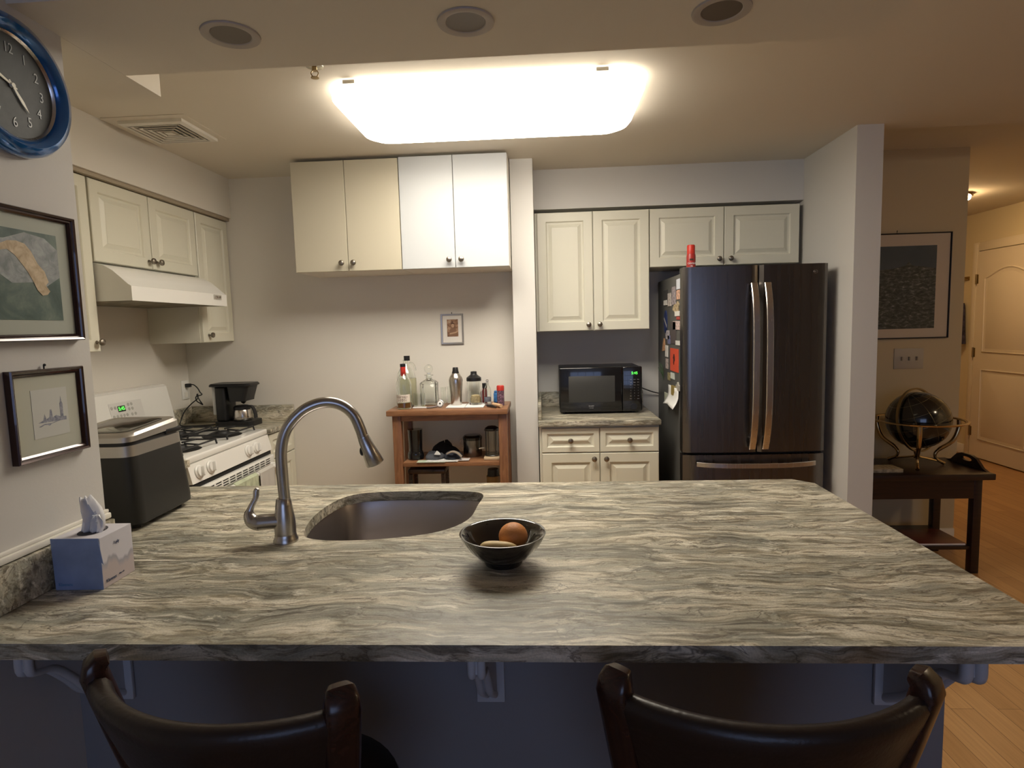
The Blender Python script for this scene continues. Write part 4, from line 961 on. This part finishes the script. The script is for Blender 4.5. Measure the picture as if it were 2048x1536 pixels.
MB(F_left(XS, 2.76, 0)).prism([(.012, 1.475), (.026, 1.482), (.100, 1.435), (.094, 1.420)], .004, .005, 'z').build('stripe', mat('stripe_grey', (.35, .33, .32), .5), o)
on_side('magnet', 2.325, 2.397, 1.465, 1.482, (.35, .05, .04), 'small red magnet near the fridge door edge, above the white patterned one', th=.006)
on_side('magnet', 2.325, 2.497, 1.41, 1.458, (.60, .46, .44), 'white magnet with red pattern near the fridge door edge', var=.6)
on_side('photo_magnet', 2.425, 2.562, 1.33, 1.455, (.09, .075, .075), 'large dark brown photo magnet in the middle of the fridge side')
on_side('magnet', 2.6, 2.7, 1.352, 1.405, (.36, .34, .38), 'narrow grey lilac magnet below the navy oval', var=.5)
on_side('magnet', 2.575, 2.64, 1.325, 1.375, (.16, .17, .30), 'thin blue magnet left of the red card', var=.6)
on_side('magnet', 2.325, 2.43, 1.325, 1.35, (.66, .66, .64), 'small white square magnet just above the red card')
on_side('lighthouse_magnet', 2.7, 2.81, 1.275, 1.355, (.50, .27, .14), 'orange triangular magnet on the fridge side, left of the red card', poly=[(0, 0), (.45, 1), (.6, 1), (1, .1)], var=.4)
on_side('magnet', 2.638, 2.715, 1.245, 1.315, (.66, .65, .62), 'white upright magnet beside the orange triangular one')
o = on_side('red_card', 2.360, 2.575, 1.172, 1.303, (.62, .085, .04), 'bright red card with a dark figure on the fridge side', 'card', th=.0025)
o2 = MB(F_left(XS, 2.575, 0)).prism([(.085, 1.222), (.095, 1.212), (.105, 1.210), (.112, 1.228), (.128, 1.236), (.124, 1.256), (.112, 1.272), (.095, 1.272), (.088, 1.258), (.078, 1.250), (.090, 1.240)], .0025, .0035, 'z').build('dark_figure', mat('figure_dark', (.05, .01, .01), .6), o)
on_side('magnet', 2.635, 2.7, 1.175, 1.235, (.40, .34, .32), 'small brown framed magnet below the orange triangular one', var=.6)
on_side('note', 2.46, 2.56, 1.126, 1.162, (.58, .62, .58), 'small pale note below the red card', 'note')
on_side('magnet', 2.58, 2.64, 1.11, 1.155, (.30, .26, .13), 'olive and yellow magnet left of the pale note', var=.6)
# sprig
b = MB(); rnd = random.Random(4)
for k in range(9):
    y, z = 2.80+rnd.uniform(-.06, .06), 1.115+k*.0075; d_ = rnd.uniform(-.035, .035)
    b.bar(spline([(XS-.003, 2.77, 1.10+k*.006), (XS-.010, y, z+.012), (XS-.016, y+d_, z+.03)], 4), .010, .0015, (0, .7, .7))
o = b.build('sprig', mat('sprig_green', (.06, .12, .05), .6), None); tag(o, 'dried green plant sprig fixed to the fridge side', 'plant')
# curled paper on a clip
b = MB(); rows = []
for k, z in enumerate((1.085, 1.06, 1.03, 1.005, .985, .972)):
    rows.append([(XS-.006-.030*(max(0, (1.04-z))/.065)**1.5-.004*math.sin(i*.8), 2.34+.27*i/8, z+.012*math.sin(i/8*PI)*(k > 3)-(.045*(abs(i/4-1))*0)) for i in range(9)])
b.loft(rows, cap=False, closed=False)
o = b.build('paper_note', PAPERW, None); sm = o.modifiers.new('thick', 'SOLIDIFY'); sm.thickness = .0006; tag(o, 'white sheet of paper curling away from the lower fridge side', 'paper')
on_side('clip_magnet', 2.325, 2.4, 1.075, 1.122, (.40, .38, .33), 'figure-shaped clip magnet holding the curled white paper', poly=[(0, 0), (0, .6), (.3, .7), (.5, 1), (.7, .7), (1, .6), (1, 0)], th=.009)
on_side('magnet', 2.43, 2.52, 1.035, 1.09, (.30, .22, .06), 'gold magnet on the curled white paper', th=.010)
on_side('magnet', 2.65, 2.74, 0.968, 1.025, (.48, .50, .38), 'small pale green magnet at the bottom of the fridge side')
# oil spray
t = thing('oil_spray_can', 'red canola oil spray can standing on top of the refrigerator', 'spray can', (1.888, 2.335, 1.713))
MB().lathe([(.0001, 0), (.0235, 0), (.0245, .003), (.0245, .098), (.021, .110), (.0001, .110)], (1.905, 2.40, 1.7135), 26).build('can_body', mat('can_red', (.36, .03, .025), .35), t)
MB().lathe([(.0001, .108), (.0215, .108), (.0215, .150), (.019, .156), (.0001, .156)], (1.905, 2.40, 1.7135), 26).build('cap', mat('cap_red', (.55, .035, .02), .4), t)
text('CANOLA', .013, F_front(1.903, 2.3752, 1.768), PAPERW, t, font_scale=(.8, 1))
text('OIL', .011, F_front(1.903, 2.3752, 1.754), PAPERW, t, font_scale=(.8, 1))
MB(F_front(1.892, 2.376, 1.785)).panel(.020, .009, [(0, 0), (0, .001)]).build('brand_patch', mat('dark_patch', (.06, .03, .02), .5), t)

# ================================================================ microwave
t = thing('microwave', 'black countertop microwave with green clock display', 'microwave', (1.43, 2.79, .915))
MX0, MX1, MY, MZ0, MZ1 = 1.178, 1.672, 2.62, .926, 1.196
MB().box(MX0+.004, MX1-.004, MY+.03, 2.968, MZ0, MZ1-.002, .006).build('housing', BLACK, t)
dm = MB().box(MX0, MX1-.118, MY, MY+.030, MZ0, MZ1, .007, 3).build('door', BLACKG, t)
pm = MB().box(MX1-.117, MX1, MY, MY+.030, MZ0, MZ1, .007, 3).build('control_panel', BLACKG, t)
MB().box(MX0+.055, MX0+.332, MY-.0012, MY+.001, MZ0+.060, MZ1-.052, .001).build('window', mat('mesh_window', (.045, .045, .042), .25, bump=.5, scale=900), dm)
text('SHARP', .011, F_front(MX0+.19, MY-.0006, MZ0+.036), mat('grey_ink', (.35, .35, .35), .5), dm)
text('Carousel', .0065, F_front(MX0+.19, MY-.0006, MZ0+.025), bpy.data.materials['grey_ink'], dm)
text('5:45', .022, F_front(MX1-.045, MY-.0008, MZ1-.040), GREEN_L, pm, 'clock_digits')
for r_ in range(8):
    for c_ in range(3):
        if r_ < 3: s_ = ('Pop', 'Cook', 'Heat', 'Defr', 'Keep', 'Melt', 'Pwr', 'Time', 'Rice')[r_*3+c_]
        elif r_ < 6: s_ = str((r_-3)*3+c_+1)
        else: s_ = ('On', '0', 'Off', 'Stop', '+', 'Start')[(r_-6)*3+c_]
        text(s_, .0062, F_front(MX1-.068+c_*.022, MY-.0006, MZ1-.078-r_*.0165), bpy.data.materials['grey_ink'], pm, 'key_label', depth=.0002)
MB(F_front(MX1-.05, MY, MZ0+.030)).lathe([(.0001, 0), (.020, 0), (.019, .002), (.0001, .0025)], seg=24).build('open_button', BLACK, pm)
b = MB()
for x in (MX0+.03, MX1-.05):
    for y in (2.67, 2.94): b.lathe([(.0001, 0), (.012, 0), (.012, .0105), (.0001, .0105)], (x, y, .9147), 12)
b.build('feet', BLACK, t)
o = MB().tube(spline([(1.672, 2.93, 1.045), (1.70, 2.94, 1.04), (1.75, 2.955, 1.02), (1.80, 2.972, 1.0), (1.86, 2.985, .985)], 5), .0035, 8).build('power_cord', BLACK, None); tag(o, 'black power cord running from the microwave behind the fridge', 'cord')

# ================================================================ ceiling fixture, downlights, sprinkler, vent
t = thing('ceiling_light', 'long glowing white fluorescent ceiling fixture with rounded corners', 'ceiling light', (.89, 1.6, ZK))
MB().box(.36, 1.42, 1.36, 1.84, ZK-.014, ZK-.0005, .003).build('backplate', WHITE, t)
def lr(ex, z): return rr(.597-ex, .297-ex, max(.12-ex, .01), z, .893, 1.60, 8)
MB().loft([lr(0, ZK-.016), lr(-.006, ZK-.026), lr(-.004, ZK-.040), lr(.012, ZK-.058), lr(.05, ZK-.072), lr(.12, ZK-.079), lr(.22, ZK-.081)]).build('diffuser', LAMPM, t)
for x in (.37, 1.30): MB().box(x, x+.045, 1.292, 1.30, ZK-.020, ZK-.006, .002).build('clip', WHITE_T, t)
def downlight(x, y, label):
    t = thing('recessed_light', label, 'ceiling light', (x, y, ZB), group='switched-off recessed lights in the beam')
    MB().lathe([(.044, -.0005), (.046, -.003), (.058, -.0055), (.064, -.004), (.065, -.0005)], (x, y, ZB), 40, cap=False).build('trim_ring', mat('dl_trim', (.42, .38, .34), .5) if 'dl_trim' not in bpy.data.materials else bpy.data.materials['dl_trim'], t)
    MB().lathe([(.0445, -.0008), (.044, -.0015), (.036, -.0012), (.0001, -.001)], (x, y, ZB), 32, cap=False).build('bulb_face', mat('dl_bulb', (.15, .125, .10), .35) if 'dl_bulb' not in bpy.data.materials else bpy.data.materials['dl_bulb'], t)
downlight(.384, .452, 'leftmost of the three switched-off recessed round lights in the beam')
downlight(.930, .453, 'middle of the three switched-off recessed round lights in the beam')
downlight(1.502, .465, 'rightmost of the three switched-off recessed round lights in the beam')
t = thing('fire_sprinkler', 'small brass fire sprinkler head on the ceiling left of the light fixture', 'sprinkler', (.31, 1.18, ZK))
MB().lathe([(.0001, -.0005), (.032, -.0005), (.030, -.004), (.018, -.007), (.0001, -.007)], (.31, 1.18, ZK), 24).build('escutcheon', mat('sprinkler_chrome', (.6, .58, .52), .2, metal=1.), t)
b = MB(); b.cyl((.31, 1.18, ZK-.007), (.31, 1.18, ZK-.018), .009)
for s_ in (-1, 1): b.tube(spline([(.31+s_*.007, 1.18, ZK-.016), (.31+s_*.013, 1.18, ZK-.026), (.31+s_*.006, 1.18, ZK-.040)], 4), .002, 6)
b.lathe([(.0001, -.040), (.014, -.040), (.014, -.042), (.0001, -.043)], (.31, 1.18, ZK), 18)
b.build('sprinkler_head', mat('sprinkler_brass', (.40, .30, .16), .3, metal=1.), t)
t = thing('ceiling_vent', 'square white louvred air vent on the ceiling by the left soffit', 'vent', (-.58, 1.74, ZK))
MB().box(-.765, -.40, 1.56, 1.90, ZK-.003, ZK-.0005).build('back_panel', CEIL, t)
vx, vy = -.575, 1.74
def sqring(h, wd, z0, z1, z2):
    b = MB(frame((vx-h, vy-h, ZK), (1, 0, 0), (0, 1, 0), (0, 0, 1)))
    pts = []
    for ins, z in ((0, z0), (0, z1), (wd, z2), (wd, z0)): pts += [(ins, ins, z), (2*h-ins, ins, z), (2*h-ins, 2*h-ins, z), (ins, 2*h-ins, z)]
    f = []
    for k in range(3):
        for i in range(4): j = (i+1) % 4; f.append((k*4+i, k*4+j, (k+1)*4+j, (k+1)*4+i))
    b._add(pts, f); return b
sqring(.142, .022, -.003, -.016, -.020).build('frame', WHITE_T, t, smooth=0)
sqring(.118, .004, -.004, -.014, -.014).build('dark_slot', DARKG, t, smooth=0)
for i, h_ in enumerate((.112, .088, .064, .040)):
    sqring(h_, .013, -.0185, -.0195, -.006).build('louvre', WHITE_T, t, smooth=0)
MB().box(vx-.118, vx+.118, vy-.118, vy+.118, ZK-.0045, ZK-.0035).build('duct_dark', DARKG, t, smooth=0)
MB().box(vx-.018, vx+.018, vy-.018, vy+.018, ZK-.019, ZK-.010).build('centre_plate', WHITE_T, t, smooth=0)

# ================================================================ right side: picture, switches, table, globe
M = F_front(2.95, 2.8995, 1.311)
t, mt, ar, zz = picture('framed_print', 'large thin-black-framed dark aerial city print on the hallway wall', M, .650, .648, .007, .014, BLACK, (.58, .49, .36), (.085, .565, .062, .570), noisemat('city_aerial', [(.30, (.02, .022, .016)), (.48, (.05, .055, .04)), (.60, (.11, .11, .09)), (.70, (.30, .29, .25))], (1, 1, 2.2), 34), nail=.014)
z1 = zz+.0006
flat(M, [(.085, .43), (.20, .425), (.30, .432), (.38, .45), (.40, .475), (.42, .45), (.50, .44), (.565, .43), (.565, .57), (.085, .57)], z1, z1+.0004, 'printed_sky', noisemat('print_sky', [(.3, (.045, .06, .065)), (.7, (.07, .085, .09))], (1, 1, 1), 4), ar)
t = thing('light_switch_plate', 'beige three-switch wall plate below the aerial city print', 'light switch', (3.37, 2.899, 1.12))
sp_ = MB(F_front(3.283, 2.8995, 1.122)).panel(.178, .128, [(0, 0), (0, .004), (.003, .006)]).build('cover_plate', mat('plate_beige', (.46, .41, .31), .5), t)
for i in range(3): MB(F_front(3.283+.040+i*.045, 2.8935, 1.174)).panel(.010, .024, [(0, 0), (0, .005), (.002, .009)]).build('toggle', mat('toggle_%d' % i, (.30, .26, .2), .5), sp_)

TX0, TX1, TY0, TY1, TZ = 2.86, 3.50, 2.40, 2.78, .575
t = thing('side_table', 'dark espresso wooden serving table with tray handle, beyond the pillar', 'table', (3.2, 2.6, 0))
MB().box(TX0-.02, TX1+.055, TY0-.02, TY1+.02, TZ-.035, TZ, .004).build('tabletop', TABLEW, t)
MB().box(TX0+.045, TX1-.045, TY0, TY0+.02, TZ-.142, TZ-.036).build('front_apron', TABLEW, t)
MB().box(TX0+.045, TX1-.045, TY1-.02, TY1, TZ-.142, TZ-.036).build('rear_apron', TABLEW, t)
for x in (TX0+.01, TX1-.03): MB().box(x, x+.02, TY0+.045, TY1-.045, TZ-.142, TZ-.036).build('side_apron', TABLEW, t)
for x in (TX0, TX1-.044):
    for y in (TY0, TY1-.044): MB().box(x, x+.044, y, y+.044, 0, TZ-.036, .003).build('leg', TABLEW, t)
MB().box(TX0+.045, TX1-.045, TY0+.01, TY1-.01, .135, .155, .002).build('shelf', TABLEW, t)
# end board with handhold
xh = TX1+.035
prof = [(TY0+.02, TZ), (TY0+.06, TZ+.012), (TY0+.11, TZ+.055), (TY0+.15, TZ+.068), (TY1-.15, TZ+.068), (TY1-.11, TZ+.055), (TY1-.06, TZ+.012), (TY1-.02, TZ)]
hol = [((TY0+TY1)/2+.045*math.cos(2*PI*i/16)*(1.0), TZ+.040+.012*math.sin(2*PI*i/16)) for i in range(16)]
b = MB(frame((xh, 0, 0), (0, 1, 0), (0, 0, 1), (1, 0, 0))); b.poly_hole(prof, [hol], 0, .016)
b.build('handle_board', TABLEW, t)
o = MB().box(3.10, 3.44, 2.42, 2.66, .156, .170, .002).build('book', mat('book_red', (.13, .03, .025), .35), None)
tag(o, 'dark red book lying on the lower shelf of the espresso table', 'book')
MB().box(3.104, 3.436, 2.4195, 2.4205, .158, .168).build('pages', PAPERW, o)
o = MB().box(2.93, 3.12, 2.60, 2.76, .156, .166, .001).build('magazine', mat('magazine_grey', (.38, .38, .36), .4, var=.3, scale=20), None); tag(o, 'grey magazine on the lower shelf behind the red book', 'magazine')
o = MB().box(2.92, 3.09, 2.43, 2.54, TZ+.001, TZ+.022, .002).build('newspaper', mat('news', (.40, .33, .22), .8, var=.4, scale=60), None); tag(o, 'folded newspaper on the espresso table beside the globe stand', 'newspaper')

GX, GY, GZ, GRD = 3.262, 2.60, .846, .165
t = thing('globe', 'large black world globe in a polished brass stand on the espresso table', 'globe', (GX, GY, TZ+.001))
BR = mat('polished_brass', (.52, .38, .20), .18, metal=1.)
def globem():
    m, tt, bs = nm('globe_black'); tc = tt.nodes.new('ShaderNodeTexCoord').outputs['Object']
    n = noise(tt, tc, 5.5, 6, .62); c = ramp(tt, [(.52, (.005, .006, .007)), (.56, (.03, .025, .015)), (.68, (.07, .06, .03))]); tt.links.new(n.outputs['Fac'], c.inputs['Fac'])
    tt.links.new(c.outputs['Color'], bs.inputs['Base Color']); bs.inputs['Roughness'].default_value = .15; bs.inputs['Coat Weight'].default_value = .6
    return m
gb = MB().sphere((GX, GY, GZ), GRD, 40, 24).build('ball', globem(), t)
TILT = Matrix.Translation((GX, GY, GZ)) @ Matrix.Rotation(math.radians(-23), 4, 'Y') @ Matrix.Rotation(.5, 4, 'Z')
GLN = mat('gold_line', (.30, .26, .15), .3, metal=.8)
b = MB(TILT)
for k in range(6):
    a = k*PI/6; b.tube([(GRD*1.001*math.sin(u)*math.cos(a), GRD*1.001*math.sin(u)*math.sin(a), GRD*1.001*math.cos(u)) for u in [2*PI*i/40 for i in range(40)]], .0007, 4, closed=True)
for la in (-50, -25, 0, 25, 50):
    r_ = GRD*1.001*math.cos(math.radians(la)); z_ = GRD*1.001*math.sin(math.radians(la))
    b.tube([(r_*math.cos(u), r_*math.sin(u), z_) for u in [2*PI*i/40 for i in range(40)]], .0007, 4, closed=True)
b.build('grid_lines', GLN, gb)
MM = Matrix.Translation((GX, GY, GZ)) @ Matrix.Rotation(math.radians(-153), 4, 'Z') @ Matrix.Rotation(math.radians(8), 4, 'X')
ring_pts = [((GRD+.018)*math.cos(u), 0, (GRD+.018)*math.sin(u)) for u in [2*PI*i/56 for i in range(56)]]
b = MB(MM); pr = [Vector(p) for p in ring_pts]
rings = [[(p.x*(1+s_/(GRD+.018)), y, p.z*(1+s_/(GRD+.018))) for s_, y in ((-.004, -.007), (.004, -.007), (.004, .007), (-.004, .007))] for p in pr]; rings.append(rings[0])
b.loft(rings, cap=False); b.build('meridian_ring', mat('dull_brass', (.34, .26, .14), .3, metal=1.), t)
RH = GRD+.070
b = MB(Matrix.Translation((GX, GY, GZ)))
rings = []
for i in range(57):
    u = 2*PI*i/56; rings.append([((RH+dr_)*math.cos(u), (RH+dr_)*math.sin(u), z_) for dr_, z_ in ((-.012, -.003), (.0, -.006), (.010, -.003), (.012, .004), (0, .007), (-.012, .004))])
b.loft(rings, cap=False); b.build('horizon_ring', BR, t)
for k, a in enumerate((-119, 1, 121)):
    a = math.radians(a); ca_, sa_ = math.cos(a), math.sin(a)
    def q(r_, z_): return (GX+r_*ca_, GY+r_*sa_, z_)
    zb = TZ+.0015
    MB().tube(spline([q(RH, GZ-.004), q(RH-.002, GZ-.06), q(RH-.035, GZ-.13), q(.13, GZ-.175), q(.105, GZ-.205), q(.115, GZ-.235), q(.145, zb+.016), q(.16, zb+.008)], 5), [.013]*6+[.0125]*5+[.0115]*5+[.0095]*5+[.008]*5+[.009]*5+[.0105]*5, 12).build('leg', BR, t)
MB().lathe([(.0001, 0), (.015, 0), (.02, .008), (.012, .02), (.016, .035), (.008, .05), (.0001, .052)], (GX, GY, zb+.045), 18).build('finial', BR, t)
b = MB()
for a in (-119, 1, 121):
    a = math.radians(a); b.tube([(GX+.02*math.cos(a), GY+.02*math.sin(a), zb+.05), (GX+.145*math.cos(a), GY+.145*math.sin(a), zb+.018)], .006, 8)
b.build('stretcher', BR, t)

# hall lamp, coat, hook
t = thing('hall_lamp', 'glowing flush ceiling lamp in the hallway, mostly hidden by the wall corner', 'ceiling light', (4.56, 4.36, 2.46))
MB().lathe([(.0001, -.0005), (.14, -.0005), (.145, -.018), (.13, -.022), (.0001, -.022)], (4.57, 4.40, 2.46), 32).build('lamp_base', BR, t)
MB().lathe([(.13, -.022), (.125, -.045), (.09, -.07), (.04, -.083), (.0001, -.085)], (4.57, 4.40, 2.46), 32).build('lamp_glass', HLAMPM, t)
t = thing('added_fill_lamp', 'added flush round ceiling lamp for warm fill, out of view to the right', 'ceiling light', (4.7, .7, ZK))  # added lamp, unseen: warm fill for the right wall and ceiling
MB().lathe([(.0001, -.0005), (.17, -.0005), (.175, -.018), (.16, -.022), (.0001, -.022)], (4.7, .7, ZK), 32).build('lamp_base', BR, t)
MB().lathe([(.16, -.022), (.15, -.05), (.10, -.08), (.04, -.093), (.0001, -.095)], (4.7, .7, ZK), 32).build('lamp_glass', mat('fill_lamp_glass', (.9, .85, .7), .5, emit=(1., .78, .52), es=24.), t)
PL = mat('plaid_dark', (.045, .035, .05), .9, var=.9, scale=22)
b = MB(); rings = []
for z, hw, dp in ((1.57, .02, .03), (1.54, .05, .045), (1.42, .065, .05), (1.28, .08, .055), (1.17, .10, .06), (1.15, .10, .055)):
    rings.append([(5.468-dp+dp*.95*math.cos(u)*.9, 5.52+hw*math.sin(u)*(1+.1*math.sin(5*u)), z) for u in [2*PI*i/16 for i in range(16)]])
b.loft(rings); o = b.build('hanging_jacket', PL, None); tag(o, 'dark plaid jacket hanging on the hallway wall by the door', 'jacket')
b = MB(); b.box(5.458, 5.4695, 5.46, 5.60, 1.80, 1.84, .003)
for y in (5.485, 5.56): b.tube(spline([(5.458, y, 1.825), (5.43, y, 1.82), (5.415, y, 1.845)], 4), .005, 8)
o = b.build('coat_hook_rail', BR, None); tag(o, 'small metal coat hook rail on the hallway wall above the jacket', 'coat hook')

# ================================================================ bar stools
def stool(label, loc, rz, SX=0.):
    """own frame: +y towards the peninsula; back rest wraps the -y side"""
    t = thing('bar_stool', label, 'stool', loc, rz=rz, group='bar stools at the peninsula')
    SZ, SY = .682, -.165
    MB().lathe([(.0001, -.07), (.155, -.07), (.174, -.055), (.182, -.02), (.172, .005), (.13, .018), (.0001, .022)], (SX, SY, SZ), 40).build('seat', LEATHER, t)
    MB().lathe([(.0001, -.105), (.155, -.105), (.165, -.09), (.165, -.071), (.0001, -.071)], (SX, SY, SZ), 36).build('seat_frame', DWOOD, t)
    n = 24; zt = .922; R0 = .325; A = 41
    prof = [(-.004, -.255), (.012, -.12), (.018, -.04), (.020, -.018), (.015, -.004), (.004, .001), (-.008, -.003), (-.015, -.016), (-.015, -.04), (-.018, -.12), (-.024, -.255)]
    rings = []
    for i in range(n+1):
        s_ = -1+2*i/n; dip = 0; a = s_*.93*math.radians(A); ring_ = []
        for off, dz in prof:
            tp = 1-.22*(-dz/.255 if dz < 0 else 0)**1.3; rad = (R0+off)*tp
            ring_.append((rad*math.sin(a), -rad*math.cos(a), zt+dz+dip))
        rings.append(ring_)
    MB().loft(rings).build('backrest', LEATHER, t, smooth=60)
    for s_ in (-1, 1):
        pts = []; m_ = 9; a = s_*math.radians(A+.5)
        for k in range(m_):
            f = k/(m_-1); z = SZ-.09+f*(zt+.0-SZ+.09); rad = (R0+.006)*(.70+.30*f**.8)
            pts.append((rad*math.sin(a), -rad*math.cos(a), z))
        tang = (math.cos(s_*math.radians(A)), math.sin(s_*math.radians(A)), 0)
        o_ = Vector((math.sin(a), -math.cos(a), 0))
        top = [Vector(pts[-1])-o_*d_+Vector((0, 0, h_)) for d_, h_ in ((.003, .010), (.010, .018), (.020, .020))]
        MB().bar(pts+[tuple(p) for p in top], [.052]*m_+[.050, .044, .032], [.038]*m_+[.036, .030, .018], tang, True).build('back_post', DWOOD, t)
    for k in range(4):
        a = PI/4+k*PI/2; c_, s2 = math.cos(a), math.sin(a)
        MB().bar([(SX+.125*c_, SY+.125*s2, SZ-.106), (SX+.19*c_, SY+.19*s2, .0)], [.042, .032], [.042, .032], (-s2, c_, 0)).build('leg', DWOOD, t)
    MB().tube([(SX+.162*math.cos(2*PI*i/32), SY+.162*math.sin(2*PI*i/32), .25) for i in range(32)], .011, 10, closed=True).build('foot_ring', STEEL, t)
    return t
stool('dark leather bar stool at the left, turned slightly, overlapping the counter edge', (.628, .104, 0), math.radians(-11), .07)
stool('dark leather bar stool at the right, its back squarely facing the camera', (1.402, .115, 0), 0.)
